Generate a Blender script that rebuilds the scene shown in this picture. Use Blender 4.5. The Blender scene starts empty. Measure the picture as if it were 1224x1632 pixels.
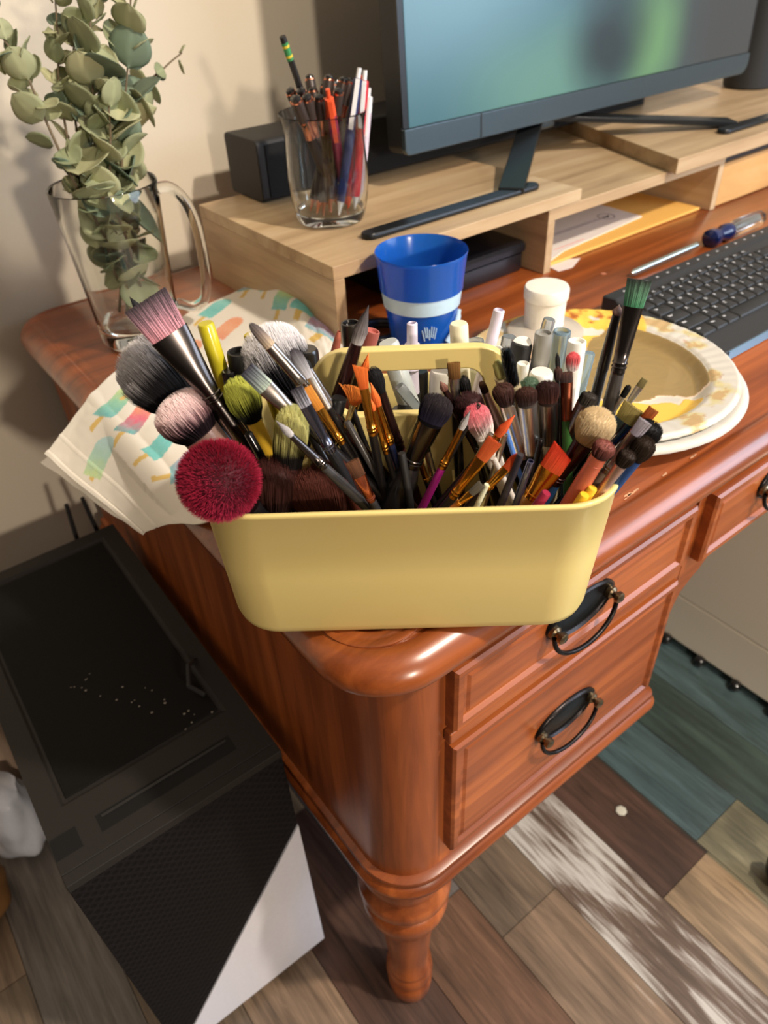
import bpy, math, random
from math import sin, cos, pi, sqrt
from mathutils import Vector, Matrix, noise
random.seed(7)
C = bpy.context.scene.collection
SC = bpy.context.scene

# ------------------------------------------------------------------ camera
CAM = Vector((0, 0, 1.15))
RM = Matrix(((0.78958239, 0.41222905, -0.45456227),
             (-0.61209588, 0.47648609, -0.63110985),
             (-0.04356921, 0.77654892, 0.62854873)))
FPX = 1166.29
cd = bpy.data.cameras.new('camera'); cam = bpy.data.objects.new('camera', cd); C.objects.link(cam)
cam.matrix_world = Matrix.Translation(CAM) @ RM.to_4x4()
cd.sensor_fit = 'VERTICAL'; cd.sensor_height = 36; cd.lens = FPX / 1632 * 36
cd.dof.use_dof = True; cd.dof.focus_distance = 0.51; cd.dof.aperture_fstop = 8.0
cd.clip_start = 0.01
SC.camera = cam

# ------------------------------------------------------------------ light
w = bpy.data.worlds.new('world'); SC.world = w; w.use_nodes = True
_n, _l = w.node_tree.nodes, w.node_tree.links      # warm dim room: pale ceiling above, brown floor below
_tc = _n.new('ShaderNodeTexCoord'); _sx = _n.new('ShaderNodeSeparateXYZ'); _cr = _n.new('ShaderNodeValToRGB'); _nz = _n.new('ShaderNodeTexNoise')
_nz.inputs['Scale'].default_value = 2.2; _ma = _n.new('ShaderNodeMath'); _ma.operation = 'MULTIPLY_ADD'; _ma.inputs[1].default_value = .5
_l.new(_tc.outputs['Generated'], _sx.inputs[0]); _l.new(_tc.outputs['Generated'], _nz.inputs['Vector']); _l.new(_nz.outputs['Fac'], _ma.inputs[2]); _l.new(_sx.outputs['Z'], _ma.inputs[0])
_l.new(_ma.outputs[0], _cr.inputs[0]); _l.new(_cr.outputs[0], _n['Background'].inputs[0])
_e = _cr.color_ramp.elements; _e[0].position = .15; _e[0].color = (.10, .07, .05, 1); _e[1].position = .95; _e[1].color = (1.0, .88, .74, 1)
_x = _e.new(.5); _x.color = (.34, .28, .22, 1); _x = _e.new(.62); _x.color = (.75, .66, .55, 1)
_n['Background'].inputs[1].default_value = 0.44
_mb = _n.new('ShaderNodeMath'); _mb.operation = 'MULTIPLY_ADD'; _mb.inputs[1].default_value = .42; _l.new(_sx.outputs['X'], _mb.inputs[0]); _l.new(_ma.outputs[0], _mb.inputs[2]); _l.new(_mb.outputs[0], _cr.inputs[0])
def area(name, loc, target, size, power, col):
    l = bpy.data.lights.new(name, 'AREA'); l.shape = 'DISK'; l.size = size; l.energy = power; l.color = col
    o = bpy.data.objects.new(name, l); C.objects.link(o); o.location = loc
    o.rotation_euler = (Vector(target) - Vector(loc)).to_track_quat('-Z', 'Y').to_euler(); return o
area('ceiling_lamp_light', (1.0, -0.85, 2.5), (0.4, 0.6, 0.7), 0.13, 46, (1.0, 0.88, 0.74))
area('room_lamp_light', (0.08, -1.9, 1.46), (0.6, 0.7, 0.7), 0.16, 24, (1.0, 0.86, 0.70))
area('window_light', (2.3, -1.3, 1.5), (0.5, 0.2, 0.1), 1.5, 40, (0.66, 0.80, 1.0))
SC.view_settings.view_transform = 'Standard'; SC.view_settings.look = 'None'
SC.view_settings.gamma = 1.0; SC.view_settings.use_curve_mapping = False
SC.view_settings.exposure = 0.15

# ------------------------------------------------------------------ locating points
def ray(x, y):
    return (RM @ Vector((x - 612, 816 - y, -FPX))).normalized()
def pz(x, y, z=0.76):
    r = ray(x, y); return CAM + r * ((z - CAM.z) / r.z)
def py(x, y, Y):
    r = ray(x, y); return CAM + r * ((Y - CAM.y) / r.y)
def pj(P):
    v = RM.transposed() @ (Vector(P) - CAM); return (612 - v.x / v.z * FPX, 816 + v.y / v.z * FPX)
def depth(P): return -(RM.transposed() @ (Vector(P) - CAM)).z

# ------------------------------------------------------------------ materials
def lin(c):
    return tuple((v / 12.92 if v <= 0.04045 else ((v + 0.055) / 1.055) ** 2.4) for v in (x / 255 for x in c))
_m = {}
def newmat(name):
    m = bpy.data.materials.new(name); m.use_nodes = True
    return m, m.node_tree.nodes, m.node_tree.links, m.node_tree.nodes['Principled BSDF']
def mat(rgb, rough=0.5, metal=0.0, coat=0.0, trans=0.0, ior=1.45, alpha=1.0, name='paint', bump=0.0, scale=200, var=0.06, emit=None):
    k = (rgb, rough, metal, coat, trans, alpha, name, bump, emit)
    if k in _m: return _m[k]
    m, N, L, b = newmat(name)
    c = lin(rgb)
    tc = N.new('ShaderNodeTexCoord'); nz = N.new('ShaderNodeTexNoise'); nz.inputs['Scale'].default_value = scale
    nz.inputs['Detail'].default_value = 4
    L.new(tc.outputs['Object'], nz.inputs['Vector'])
    mx = N.new('ShaderNodeMix'); mx.data_type = 'RGBA'
    L.new(nz.outputs['Fac'], mx.inputs[0])
    mx.inputs[6].default_value = (*[max(0, v * (1 - var)) for v in c], 1)
    mx.inputs[7].default_value = (*[min(1, v * (1 + var)) for v in c], 1)
    L.new(mx.outputs[2], b.inputs['Base Color'])
    b.inputs['Roughness'].default_value = rough; b.inputs['Metallic'].default_value = metal
    b.inputs['Coat Weight'].default_value = coat; b.inputs['Coat Roughness'].default_value = 0.12
    b.inputs['Transmission Weight'].default_value = trans; b.inputs['IOR'].default_value = ior
    b.inputs['Alpha'].default_value = alpha
    if bump:
        bp = N.new('ShaderNodeBump'); bp.inputs['Strength'].default_value = bump; bp.inputs['Distance'].default_value = 0.001
        L.new(nz.outputs['Fac'], bp.inputs['Height']); L.new(bp.outputs[0], b.inputs['Normal'])
    _m[k] = m; return m
def attr_mat(name, rough=0.6, sheen=0.0, metal=0, coat=0, bump=0, scale=300):
    k = (name, 'attr')
    if k in _m: return _m[k]
    m, N, L, b = newmat(name)
    a = N.new('ShaderNodeAttribute'); a.attribute_name = 'Col'
    L.new(a.outputs['Color'], b.inputs['Base Color'])
    b.inputs['Roughness'].default_value = rough; b.inputs['Sheen Weight'].default_value = sheen; b.inputs['Specular IOR Level'].default_value = .25
    b.inputs['Metallic'].default_value = metal; b.inputs['Coat Weight'].default_value = coat
    if bump:
        tc = N.new('ShaderNodeTexCoord'); nz = N.new('ShaderNodeTexNoise'); nz.inputs['Scale'].default_value = scale
        L.new(tc.outputs['Object'], nz.inputs['Vector'])
        bp = N.new('ShaderNodeBump'); bp.inputs['Strength'].default_value = bump; bp.inputs['Distance'].default_value = 0.001
        L.new(nz.outputs['Fac'], bp.inputs['Height']); L.new(bp.outputs[0], b.inputs['Normal'])
    _m[k] = m; return m
def wood(name, cols, axis='X', rough=0.35, coat=0.3, scale=1.0, stretch=18, bump=0.15):
    """streaky grain running along axis; cols = dark..light"""
    m, N, L, b = newmat(name)
    tc = N.new('ShaderNodeTexCoord'); mp = N.new('ShaderNodeMapping')
    s = {'X': (1, stretch, stretch), 'Y': (stretch, 1, stretch), 'Z': (stretch, stretch, 1)}[axis]
    mp.inputs['Scale'].default_value = tuple(v * scale for v in s)
    L.new(tc.outputs['Object'], mp.inputs['Vector'])
    n1 = N.new('ShaderNodeTexNoise'); n1.inputs['Scale'].default_value = 2.2; n1.inputs['Detail'].default_value = 8
    n1.inputs['Roughness'].default_value = 0.62; n1.inputs['Distortion'].default_value = 0.4
    L.new(mp.outputs[0], n1.inputs['Vector'])
    n2 = N.new('ShaderNodeTexNoise'); n2.inputs['Scale'].default_value = 4.0; n2.inputs['Detail'].default_value = 3
    L.new(tc.outputs['Object'], n2.inputs['Vector'])
    add = N.new('ShaderNodeMath'); add.operation = 'MULTIPLY_ADD'; add.inputs[1].default_value = 0.35; 
    L.new(n2.outputs['Fac'], add.inputs[0]); L.new(n1.outputs['Fac'], add.inputs[2])
    r = N.new('ShaderNodeValToRGB'); L.new(add.outputs[0], r.inputs[0])
    e = r.color_ramp.elements
    lo, hi = 0.48, 0.86
    e[0].position = lo; e[0].color = (*lin(cols[0]), 1); e[1].position = hi; e[1].color = (*lin(cols[-1]), 1)
    for i, c in enumerate(cols[1:-1]):
        x = r.color_ramp.elements.new(lo + (hi - lo) * (i + 1) / (len(cols) - 1)); x.color = (*lin(c), 1)
    L.new(r.outputs[0], b.inputs['Base Color'])
    b.inputs['Roughness'].default_value = rough; b.inputs['Coat Weight'].default_value = coat; b.inputs['Coat Roughness'].default_value = 0.2
    bp = N.new('ShaderNodeBump'); bp.inputs['Strength'].default_value = bump; bp.inputs['Distance'].default_value = 0.0006
    L.new(n1.outputs['Fac'], bp.inputs['Height']); L.new(bp.outputs[0], b.inputs['Normal'])
    return m
def glass(name, rgb=(245, 250, 250), rough=0.0, ior=1.45):
    return mat(rgb, rough, trans=1.0, ior=ior, name=name, var=0.0)

SILVER = mat((236, 233, 226), 0.3, 1.0, name='silver_metal')
DSILV = mat((158, 150, 144), 0.28, 1.0, name='dark_nickel')
GUN = mat((92, 86, 84), 0.24, 1.0, name='gunmetal')
PLUM = mat((70, 45, 44), 0.25, 0.8, name='plum_metal')
GOLD = mat((226, 158, 62), 0.2, 1.0, name='gold_metal')
COPPER = mat((190, 110, 84), 0.22, 1.0, name='copper_metal')
BLUSH = mat((205, 170, 158), 0.3, 0.7, name='rose_metal')
BLK = mat((22, 20, 21), 0.28, name='black_lacquer', coat=0.5)
BLKM = mat((28, 27, 27), 0.55, name='black_plastic')
HAIR = attr_mat('bristle_hair', 0.62, 0.03)
def plas(rgb, r=0.35, coat=0.2): return mat(rgb, r, coat=coat, name='plastic', var=0.03)

# ------------------------------------------------------------------ mesh building
class M:
    def __init__(s): s.v = []; s.f = []; s.c = []
    def ring(s, pts): i = len(s.v); s.v += [tuple(p) for p in pts]; return list(range(i, i + len(pts)))
    def loft(s, rings, cap0=True, cap1=True, closed=True):
        R = [s.ring(r) for r in rings]; n = len(R[0])
        for a, b in zip(R, R[1:]):
            for k in range(n if closed else n - 1):
                l = (k + 1) % n; s.f.append((a[k], a[l], b[l], b[k]))
        if cap0: s.f.append(tuple(reversed(R[0])))
        if cap1: s.f.append(tuple(R[-1]))
        return s
    def box(s, x0, x1, y0, y1, z0, z1):
        return s.loft([[(x0, y0, z), (x1, y0, z), (x1, y1, z), (x0, y1, z)] for z in (z0, z1)])
    def tube(s, path, rad, n=12, cap=True, flat=None):
        P = [Vector(p) for p in path]; rings = []
        if not hasattr(rad, '__len__'): rad = [rad] * len(P)
        up = None
        for i, p in enumerate(P):
            t = (P[min(i + 1, len(P) - 1)] - P[max(i - 1, 0)]).normalized()
            if up is None: up = t.orthogonal().normalized()
            up = (up - t * up.dot(t)).normalized(); sd = t.cross(up)
            rings.append([p + (up * cos(2 * pi * k / n) + sd * sin(2 * pi * k / n)) * rad[i] for k in range(n)])
        return s.loft(rings, cap, cap)
    def lathe(s, prof, o=(0, 0, 0), ax=(0, 0, 1), n=32, caps=(True, True), sx=1, sy=1, wide=None):
        """prof = (distance along axis, radius)"""
        o = Vector(o); ax = Vector(ax).normalized()
        wd = (Vector(wide) if wide is not None else ax.orthogonal()); wd = (wd - ax * wd.dot(ax)).normalized(); th = ax.cross(wd)
        rings = []
        for q in prof:
            d, r = q[0], q[1]; a, b = (r * sx, r * sy) if len(q) == 2 else (q[1], q[2])
            rings.append([o + ax * d + wd * (a * cos(2 * pi * k / n)) + th * (b * sin(2 * pi * k / n)) for k in range(n)])
        return s.loft(rings, *caps)
def wl(o):
    v = Vector((0, 0, 0))
    while o: v += o.location; o = o.parent
    return v
def obj(name, m, material, parent=None, smooth=True, bevel=0, seg=2, angle=40, col=None, origin=None):
    off = wl(parent) if parent else Vector(origin or (0, 0, 0))
    me = bpy.data.meshes.new(name)
    me.from_pydata([(a - off.x, b - off.y, c - off.z) for a, b, c in m.v], [], m.f)
    if m.c:
        ca = me.color_attributes.new('Col', 'FLOAT_COLOR', 'POINT')
        ca.data.foreach_set('color', [x for c in m.c for x in (c[0], c[1], c[2], 1.0)])
    me.validate(); me.update()
    o = bpy.data.objects.new(name, me); C.objects.link(o); me.materials.append(material)
    if smooth:
        me.polygons.foreach_set('use_smooth', [True] * len(me.polygons))
        me.set_sharp_from_angle(angle=math.radians(angle))
    if parent: o.parent = parent
    else: o.location = off
    if bevel:
        b = o.modifiers.new('bevel', 'BEVEL'); b.width = bevel; b.segments = seg; b.limit_method = 'ANGLE'; b.angle_limit = math.radians(35)
        b.harden_normals = True
    return o
def thing(name, label, cat, loc, group=None):
    o = bpy.data.objects.new(name, None); C.objects.link(o); o.location = loc; o.empty_display_size = 0.02
    tag(o, label, cat, group); return o
def tag(o, label, cat, group=None, kind=None):
    if label: o['label'] = label
    if cat: o['category'] = cat
    if group: o['group'] = group
    if kind: o['kind'] = kind
    return o
def struct(o): o['kind'] = 'structure'; return o
def rrect(x0, x1, y0, y1, r, z, n=8):
    if not hasattr(r, '__len__'): r = [r] * 4      # order: x0y0, x1y0, x1y1, x0y1
    P = []
    for (cx, cy, a0, rr) in ((x0 + r[0], y0 + r[0], 180, r[0]), (x1 - r[1], y0 + r[1], 270, r[1]), (x1 - r[2], y1 - r[2], 0, r[2]), (x0 + r[3], y1 - r[3], 90, r[3])):
        for k in range(n + 1):
            t = math.radians(a0 + 90 * k / n); P.append((cx + rr * cos(t), cy + rr * sin(t), z))
    return P
def rslab(x0, x1, y0, y1, rad, prof, n=8):
    """loft of rounded rectangles, prof = (inset, z)"""
    m = M(); R = []
    for ins, z in prof:
        rr = [max(0.0005, q - ins) for q in (rad if hasattr(rad, '__len__') else [rad] * 4)]
        R.append(rrect(x0 + ins, x1 - ins, y0 + ins, y1 - ins, rr, z, n))
    m.loft(R); return m
def mixc(a, b, t): return tuple(x + (y - x) * t for x, y in zip(a, b))
def ramp(stops, t):
    if t <= stops[0][0]: return stops[0][1]
    for (a, ca), (b, cb) in zip(stops, stops[1:]):
        if t <= b: return mixc(ca, cb, (t - a) / (b - a + 1e-9))
    return stops[-1][1]

# ================================================================== the room
wm, N, L, b = newmat('wall_paint')
tc = N.new('ShaderNodeTexCoord'); nz = N.new('ShaderNodeTexNoise'); nz.inputs['Scale'].default_value = 220; nz.inputs['Detail'].default_value = 6
L.new(tc.outputs['Object'], nz.inputs['Vector']); bp = N.new('ShaderNodeBump'); bp.inputs['Strength'].default_value = 0.12; bp.inputs['Distance'].default_value = 0.002
L.new(nz.outputs['Fac'], bp.inputs['Height']); L.new(bp.outputs[0], b.inputs['Normal'])
b.inputs['Base Color'].default_value = (*lin((216, 204, 184)), 1); b.inputs['Roughness'].default_value = 0.75
WY = 1.075
struct(obj('wall_back', M().box(-1.6, 3.2, WY, WY + 0.1, 0, 2.5), wm, smooth=False))
struct(obj('baseboard_back', M().box(-1.6, 3.2, WY - 0.012, WY, 0, 0.09), mat((225, 215, 198), 0.4, name='trim_paint'), smooth=False))

# floor planks, running front to back
fm, N, L, b = newmat('vinyl_plank_floor')
tc = N.new('ShaderNodeTexCoord'); at = N.new('ShaderNodeAttribute'); at.attribute_name = 'Col'
mp = N.new('ShaderNodeMapping'); mp.inputs['Scale'].default_value = (52, 2.6, 1); L.new(tc.outputs['Object'], mp.inputs['Vector'])
n1 = N.new('ShaderNodeTexNoise'); n1.inputs['Scale'].default_value = 2.0; n1.inputs['Detail'].default_value = 9; n1.inputs['Roughness'].default_value = 0.7; n1.inputs['Distortion'].default_value = 0.9
L.new(mp.outputs[0], n1.inputs['Vector'])
mp2 = N.new('ShaderNodeMapping'); mp2.inputs['Scale'].default_value = (11, 2.6, 1); L.new(tc.outputs['Object'], mp2.inputs['Vector'])
n2 = N.new('ShaderNodeTexNoise'); n2.inputs['Scale'].default_value = 1.6; n2.inputs['Detail'].default_value = 6; n2.inputs['Distortion'].default_value = 1.2
L.new(mp2.outputs[0], n2.inputs['Vector'])
r1 = N.new('ShaderNodeMapRange'); r1.inputs[1].default_value = 0.3; r1.inputs[2].default_value = 0.7; r1.inputs[3].default_value = 0.45; r1.inputs[4].default_value = 1.45
L.new(n1.outputs['Fac'], r1.inputs[0])
r2 = N.new('ShaderNodeMapRange'); r2.inputs[1].default_value = 0.35; r2.inputs[2].default_value = 0.65; r2.inputs[3].default_value = 0.7; r2.inputs[4].default_value = 1.25
L.new(n2.outputs['Fac'], r2.inputs[0])
mu = N.new('ShaderNodeMath'); mu.operation = 'MULTIPLY'; L.new(r1.outputs[0], mu.inputs[0]); L.new(r2.outputs[0], mu.inputs[1])
vm = N.new('ShaderNodeVectorMath'); vm.operation = 'SCALE'; L.new(at.outputs['Color'], vm.inputs[0]); L.new(mu.outputs[0], vm.inputs['Scale'])
# whitewash streaks, amount carried by the plank (alpha)
sm = N.new('ShaderNodeMath'); sm.operation = 'ADD'; L.new(n1.outputs['Fac'], sm.inputs[0]); L.new(n2.outputs['Fac'], sm.inputs[1])
at2 = N.new('ShaderNodeAttribute'); at2.attribute_name = 'wash'
sb = N.new('ShaderNodeMath'); sb.operation = 'ADD'; L.new(sm.outputs[0], sb.inputs[0]); L.new(at2.outputs['Fac'], sb.inputs[1])
r3 = N.new('ShaderNodeMapRange'); r3.inputs[1].default_value = 1.38; r3.inputs[2].default_value = 1.56; L.new(sb.outputs[0], r3.inputs[0])
mx = N.new('ShaderNodeMix'); mx.data_type = 'RGBA'; L.new(r3.outputs[0], mx.inputs[0]); L.new(vm.outputs[0], mx.inputs[6]); mx.inputs[7].default_value = (*lin((196, 190, 182)), 1)
L.new(mx.outputs[2], b.inputs['Base Color']); b.inputs['Roughness'].default_value = 0.42
bp = N.new('ShaderNodeBump'); bp.inputs['Strength'].default_value = 0.35; bp.inputs['Distance'].default_value = 0.0015
L.new(n1.outputs['Fac'], bp.inputs['Height']); L.new(bp.outputs[0], b.inputs['Normal'])
m = M(); wash = []
tones = {'white': ((112, 92, 78), 0.41), 'dark': ((78, 56, 46), 0.0), 'taupe': ((128, 106, 86), 0.12), 'slate': ((88, 98, 100), 0.10), 'teal': ((74, 82, 76), 0.06), 'beige': ((150, 126, 98), 0.15), 'grey': ((104, 96, 90), 0.1), 'brown': ((104, 76, 58), 0.04), 'olive': ((106, 90, 74), 0.06)}
PW = 0.1125; X0 = 0.4745
fixed = {0: ['white'], 1: ['dark', 'dark', 'beige'], -1: ['taupe', 'olive', 'beige'], -2: ['taupe', 'brown', 'grey'], 2: ['slate', 'slate', 'beige', 'slate'], 3: ['teal', 'slate'], 4: ['slate', 'teal'], -3: ['grey', 'dark', 'beige'], -4: ['grey', 'taupe', 'beige'], -5: ['olive', 'beige']}
keys = [q for q in tones if q not in ('slate', 'teal')]
for i in range(-14, 22):
    y = -1.5 + ((i * 37) % 10) * 0.06 - (0.0 if i else 0.0); j = 0
    brk = {0: [-1.6, -0.75, 1.3], 1: [-1.5, -0.55, 0.16, 1.3], -1: [-1.4, -0.25, 0.27, 1.3], -2: [-1.2, 0.02, 0.36, 1.3], -3: [-1.2, 0.2, 0.62, 1.3], -4: [-1.3, 0.1, 0.7, 1.3], -5: [-1.2, 0.0, 0.69, 1.3], 2: [-1.3, -0.1, 0.18, 1.3]}.get(i)
    if not brk:
        brk = [y - 0.6]
        while brk[-1] < 1.3: brk.append(brk[-1] + 0.9)
    for a, b2 in zip(brk, brk[1:]):
        b2 = min(b2, WY + 0.02)
        ks = fixed.get(i); k = ks[-1 - (len(brk) - 2 - j) % len(ks)] if ks and i not in (1, -1, -2, -3, -4) else (ks[(j + 0) % len(ks)] if ks else keys[(i * 5 + j * 3) % 7])
        if i == 1: k = ['brown', 'beige', 'dark'][j]
        if i == -1: k = ['beige', 'taupe', 'olive'][j]
        j += 1
        x0 = X0 + i * PW + 0.0006; x1 = x0 + PW - 0.0012
        m.loft([[(x0, a, z), (x1, a, z), (x1, b2 - 0.0012, z), (x0, b2 - 0.0012, z)] for z in (-0.004, 0.0)], False, True)
        c, wv = tones[k]; c = lin(c); s = 0.92 + 0.16 * random.random()
        m.c += [tuple(v * s for v in c)] * 8; wash += [wv] * 8
m.box(-1.6, 3.0, -2.4, WY, -0.05, -0.003); m.c += [lin((40, 30, 24))] * 8; wash += [0] * 8
fl = struct(obj('floor', m, fm, smooth=False))
a = fl.data.attributes.new('wash', 'FLOAT', 'POINT'); a.data.foreach_set('value', wash)

# ================================================================== desk
CH = ((106, 48, 18), (146, 74, 32), (180, 98, 46))
W_X = wood('cherry_wood_along', CH, 'X', 0.36, 0.15)
W_Z = wood('cherry_wood_upright', CH, 'Z', 0.36, 0.2)
W_T = wood('cherry_wood_top', ((102, 48, 20), (134, 66, 27), (164, 86, 38)), 'X', 0.3, 0.35)
DX0, DX1, DY0, DY1 = 0.151, 1.66, 0.243, 1.055
desk = thing('writing_desk', 'orange-brown cherry wood writing desk with drawers, rounded corner post and turned leg', 'desk', (DX0, DY0, 0))
obj('desk_top', rslab(DX0, DX1, DY0, DY1, 0.062, [(0.02, .726), (0.006, .7285), (0.001, .735), (0, .7415), (0.003, .749), (0.009, .7555), (0.018, .7595), (0.024, .7600), (0.0255, .7585), (0.028, .7585), (0.0295, .7600)], 10), W_T, desk, angle=60)
m = M(); m.lathe([(0, .001), (0, .027), (.0012, .028), (.0022, .031), (.0012, .034), (.0004, .036), (.0018, .039), (.0004, .042), (-.002, .042)], (0.209, 0.313, 0.7602), n=48)
obj('corner_rosette', m, W_T, desk, angle=60)
obj('under_moulding', rslab(0.166, 1.645, 0.256, 1.045, 0.055, [(0.012, .712), (0.002, .714), (0.0, .72), (0.006, .727)], 8), W_X, desk)
def pedestal(x0, x1, lp, rp):
    obj('pedestal', rslab(x0, x1, .2625, 1.035, [lp, rp, .006, .006], [(0, .40), (0, .715)], 10), W_Z, desk, angle=50)
    obj('base_moulding', rslab(x0 - .011, x1 + .011, .2495, 1.04, [lp + .011, rp + .011, .01, .01],
        [(0.014, .383), (0.004, .385), (0, .389), (0, .395), (0.004, .400), (0.006, .402), (0.004, .405), (0.005, .41), (0.012, .413)], 10), W_X, desk, angle=50)
pedestal(.178, .567, .05, .004); pedestal(1.245, 1.634, .004, .05)
def leg(x, y):
    pr = [(0, .020), (.004, .0245), (.012, .028), (.030, .0295), (.046, .030), (.050, .0275), (.056, .0285), (.066, .031), (.078, .0285), (.082, .0265), (.086, .0285), (.092, .029), (.098, .0255),
          (.13, .0265), (.19, .030), (.23, .033), (.238, .036), (.242, .0395), (.25, .0395), (.256, .042), (.272, .048), (.286, .050), (.296, .048), (.300, .043), (.306, .046), (.320, .0525), (.336, .052), (.344, .045), (.352, .047), (.366, .048), (.384, .046)]
    obj('leg', M().lathe(pr, (x, y, 0.0), n=40), W_Z, desk, angle=60)
m = M()
for k in range(15):
    x = random.choice([.43, .455, .462, .50, .52, .545]) + random.gauss(0, .006); y = .2722 + random.gauss(0, .001); s = random.uniform(.0008, .0032)
    m.loft([[(x + s * 1.6 * cos(q) * random.uniform(.6, 1.1), y + s * .35 * sin(q) * random.uniform(.6, 1.1), z) for q in [2 * pi * i / 9 for i in range(9)]] for z in (.7598, .7602)])
obj('worn_finish', m, mat((206, 156, 120), .7, name='bare_wood_wear'), desk, smooth=False)
leg(.222, .308); leg(.235, .98); leg(1.59, .308); leg(1.58, .98)
BRONZE = mat((46, 42, 42), 0.3, 0.9, name='aged_bronze', bump=0.2, scale=400)
BRASS = mat((132, 116, 92), 0.3, 1.0, name='worn_brass')
def drawer(x0, x1, z0, z1, hx, hz):
    y = .2625; m = M()
    R = []
    for ins, yy in ((0, y + .004), (0, y - .010), (.0025, y - .0125), (.008, y - .0125), (.011, y - .009), (.014, y - .009), (.017, y - .0105), (.020, y - .0105)):
        R.append([(x0 + ins, yy, z0 + ins), (x1 - ins, yy, z0 + ins), (x1 - ins, yy, z1 - ins), (x0 + ins, yy, z1 - ins)])
    m.loft(R); d = obj('drawer', m, W_X, desk, smooth=False)
    yf = y - .0105; m = M(); R = []
    for s_, dy in ((1.04, 0), (1.04, .0025), (.93, .0042), (.86, .0025), (.82, .0012), (.7, .0018), (.4, .003), (.05, .0034)):
        R.append([(hx + .041 * s_ * cos(t * pi / 20), yf - dy, hz + .0225 * s_ * sin(t * pi / 20)) for t in range(40)])
    m.loft(R); h = obj('handle_plate', m, BRONZE, d, angle=70)
    for s_ in (-1, 1):
        m = M().lathe([(0, .0065), (.004, .006), (.006, .0035), (.008, .0035), (.009, .0055), (.0125, .0052), (.014, .003)], (hx + s_ * .036, yf - .002, hz - .001), (0, -1, 0), 20)
        obj('handle_post', m, BRASS, h)
    pts = []
    for k in range(25):
        t = pi * k / 24; pts.append((hx - .040 * cos(t) * (1 + .0), yf - .008 - .006 * sin(t), hz - .003 - .030 * sin(t) ** .8))
    obj('handle_bail', M().tube(pts, 0.0022, 12), BRONZE, h)
    return d
drawer(.238, .543, .446, .618, .387, .534)
drawer(.238, .540, .641, .716, .381, .688)
drawer(.5745, 1.235, .624, .709, .700, .676)
drawer(1.27, 1.573, .446, .618, 1.42, .522); drawer(1.27, 1.573, .641, .716, 1.42, .684)
# apron with the arched lower edge over the kneehole
half = [(.563, .415), (.563, .50), (.566, .545), (.576, .572), (.590, .583), (.603, .590), (.615, .601), (.630, .615), (.645, .6195), (.70, .6205), (.90, .6205)]
low = half + [(1.812 - x, z) for x, z in reversed(half[:-1])]
m = M(); F = []
for yy in (.262, .285):
    F.append([(x, yy, z) for x, z in low] + [(1.249, yy, .714), (.563, yy, .714)])
m.loft(F); obj('apron', m, W_X, desk, smooth=False)
obj('rail', M().box(.236, .545, .2535, .2625, .6225, .6365), W_X, desk, smooth=False, bevel=.002)
obj('stile', M().box(.5455, .5475, .258, .264, .63, .712), W_Z, desk, smooth=False)
obj('stile', M().box(.5515, .5545, .257, .264, .63, .712), W_Z, desk, smooth=False)

# ================================================================== monitor risers
OAK = ((160, 132, 98), (190, 160, 122), (206, 180, 142))
O_X = wood('pale_oak_laminate', OAK, 'X', 0.45, 0.1, 1.0, 14)
O_Z = wood('pale_oak_laminate_side', OAK, 'Y', 0.45, 0.1, 1.0, 14)
RY0, RY1 = .658, .978
r = thing('monitor_riser', 'pale oak shelf riser at the left, carrying the pen glass and the soundbar', 'shelf', (.424, RY0, .76))
obj('shelf_board', M().box(.424, .828, RY0, RY1, .8455, .861), O_X, r, bevel=.0008)
obj('side_panel', M().box(.424, .4385, RY0, RY1, .76, .8455), O_Z, r, bevel=.0008)
obj('back_panel', M().box(.4385, .766, RY1 - .016, RY1, .762, .8455), O_X, r, bevel=.0006)
r = thing('monitor_riser', 'pale oak shelf riser in the middle, slid under the left one, with envelopes beneath', 'shelf', (.768, RY0, .76))
obj('shelf_board', M().box(.768, 1.172, RY0 + .001, RY1, .830, .8450), O_X, r, bevel=.0008)
obj('side_panel', M().box(.768, .7815, RY0 + .001, RY1, .76, .830), O_Z, r, bevel=.0008)
obj('side_panel', M().box(1.1585, 1.172, RY0 + .001, RY1, .76, .830), O_Z, r, bevel=.0008)
obj('back_panel', M().box(.7815, 1.1585, RY1 - .016, RY1, .762, .830), O_X, r, bevel=.0006)
m = M(); sh = [(1.015, .642), (1.86, .642), (1.86, .99), (1.135, .99)]
m.loft([[(x, y, z) for x, y in sh] for z in (.8452, .866)])
o = obj('corner_shelf_board', m, O_X, origin=(1.02, .642, .863), smooth=False, bevel=.0008)
tag(o, 'pale oak shelf board with slanted end lying across the riser, under the cylinder speaker', 'shelf')
t = thing('wooden_drawer_box', 'yellowish pine drawer box under the right-hand shelf board', 'box', (1.181, .664, .76))
obj('front_board', M().box(1.181, 1.85, .664, .676, .761, .826), wood('pine_wood', ((190, 140, 82), (214, 166, 104), (226, 184, 126)), 'X', .5, .1, 1, 8), t, bevel=.001)
obj('case', M().box(1.183, 1.85, .682, .96, .76, .845), mat((52, 50, 50), .5, name='dark_case'), t, bevel=.001)
obj('top_strip', M().box(1.181, 1.85, .668, .682, .8265, .845), mat((52, 50, 50), .5, name='dark_case'), t, smooth=False)

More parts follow.
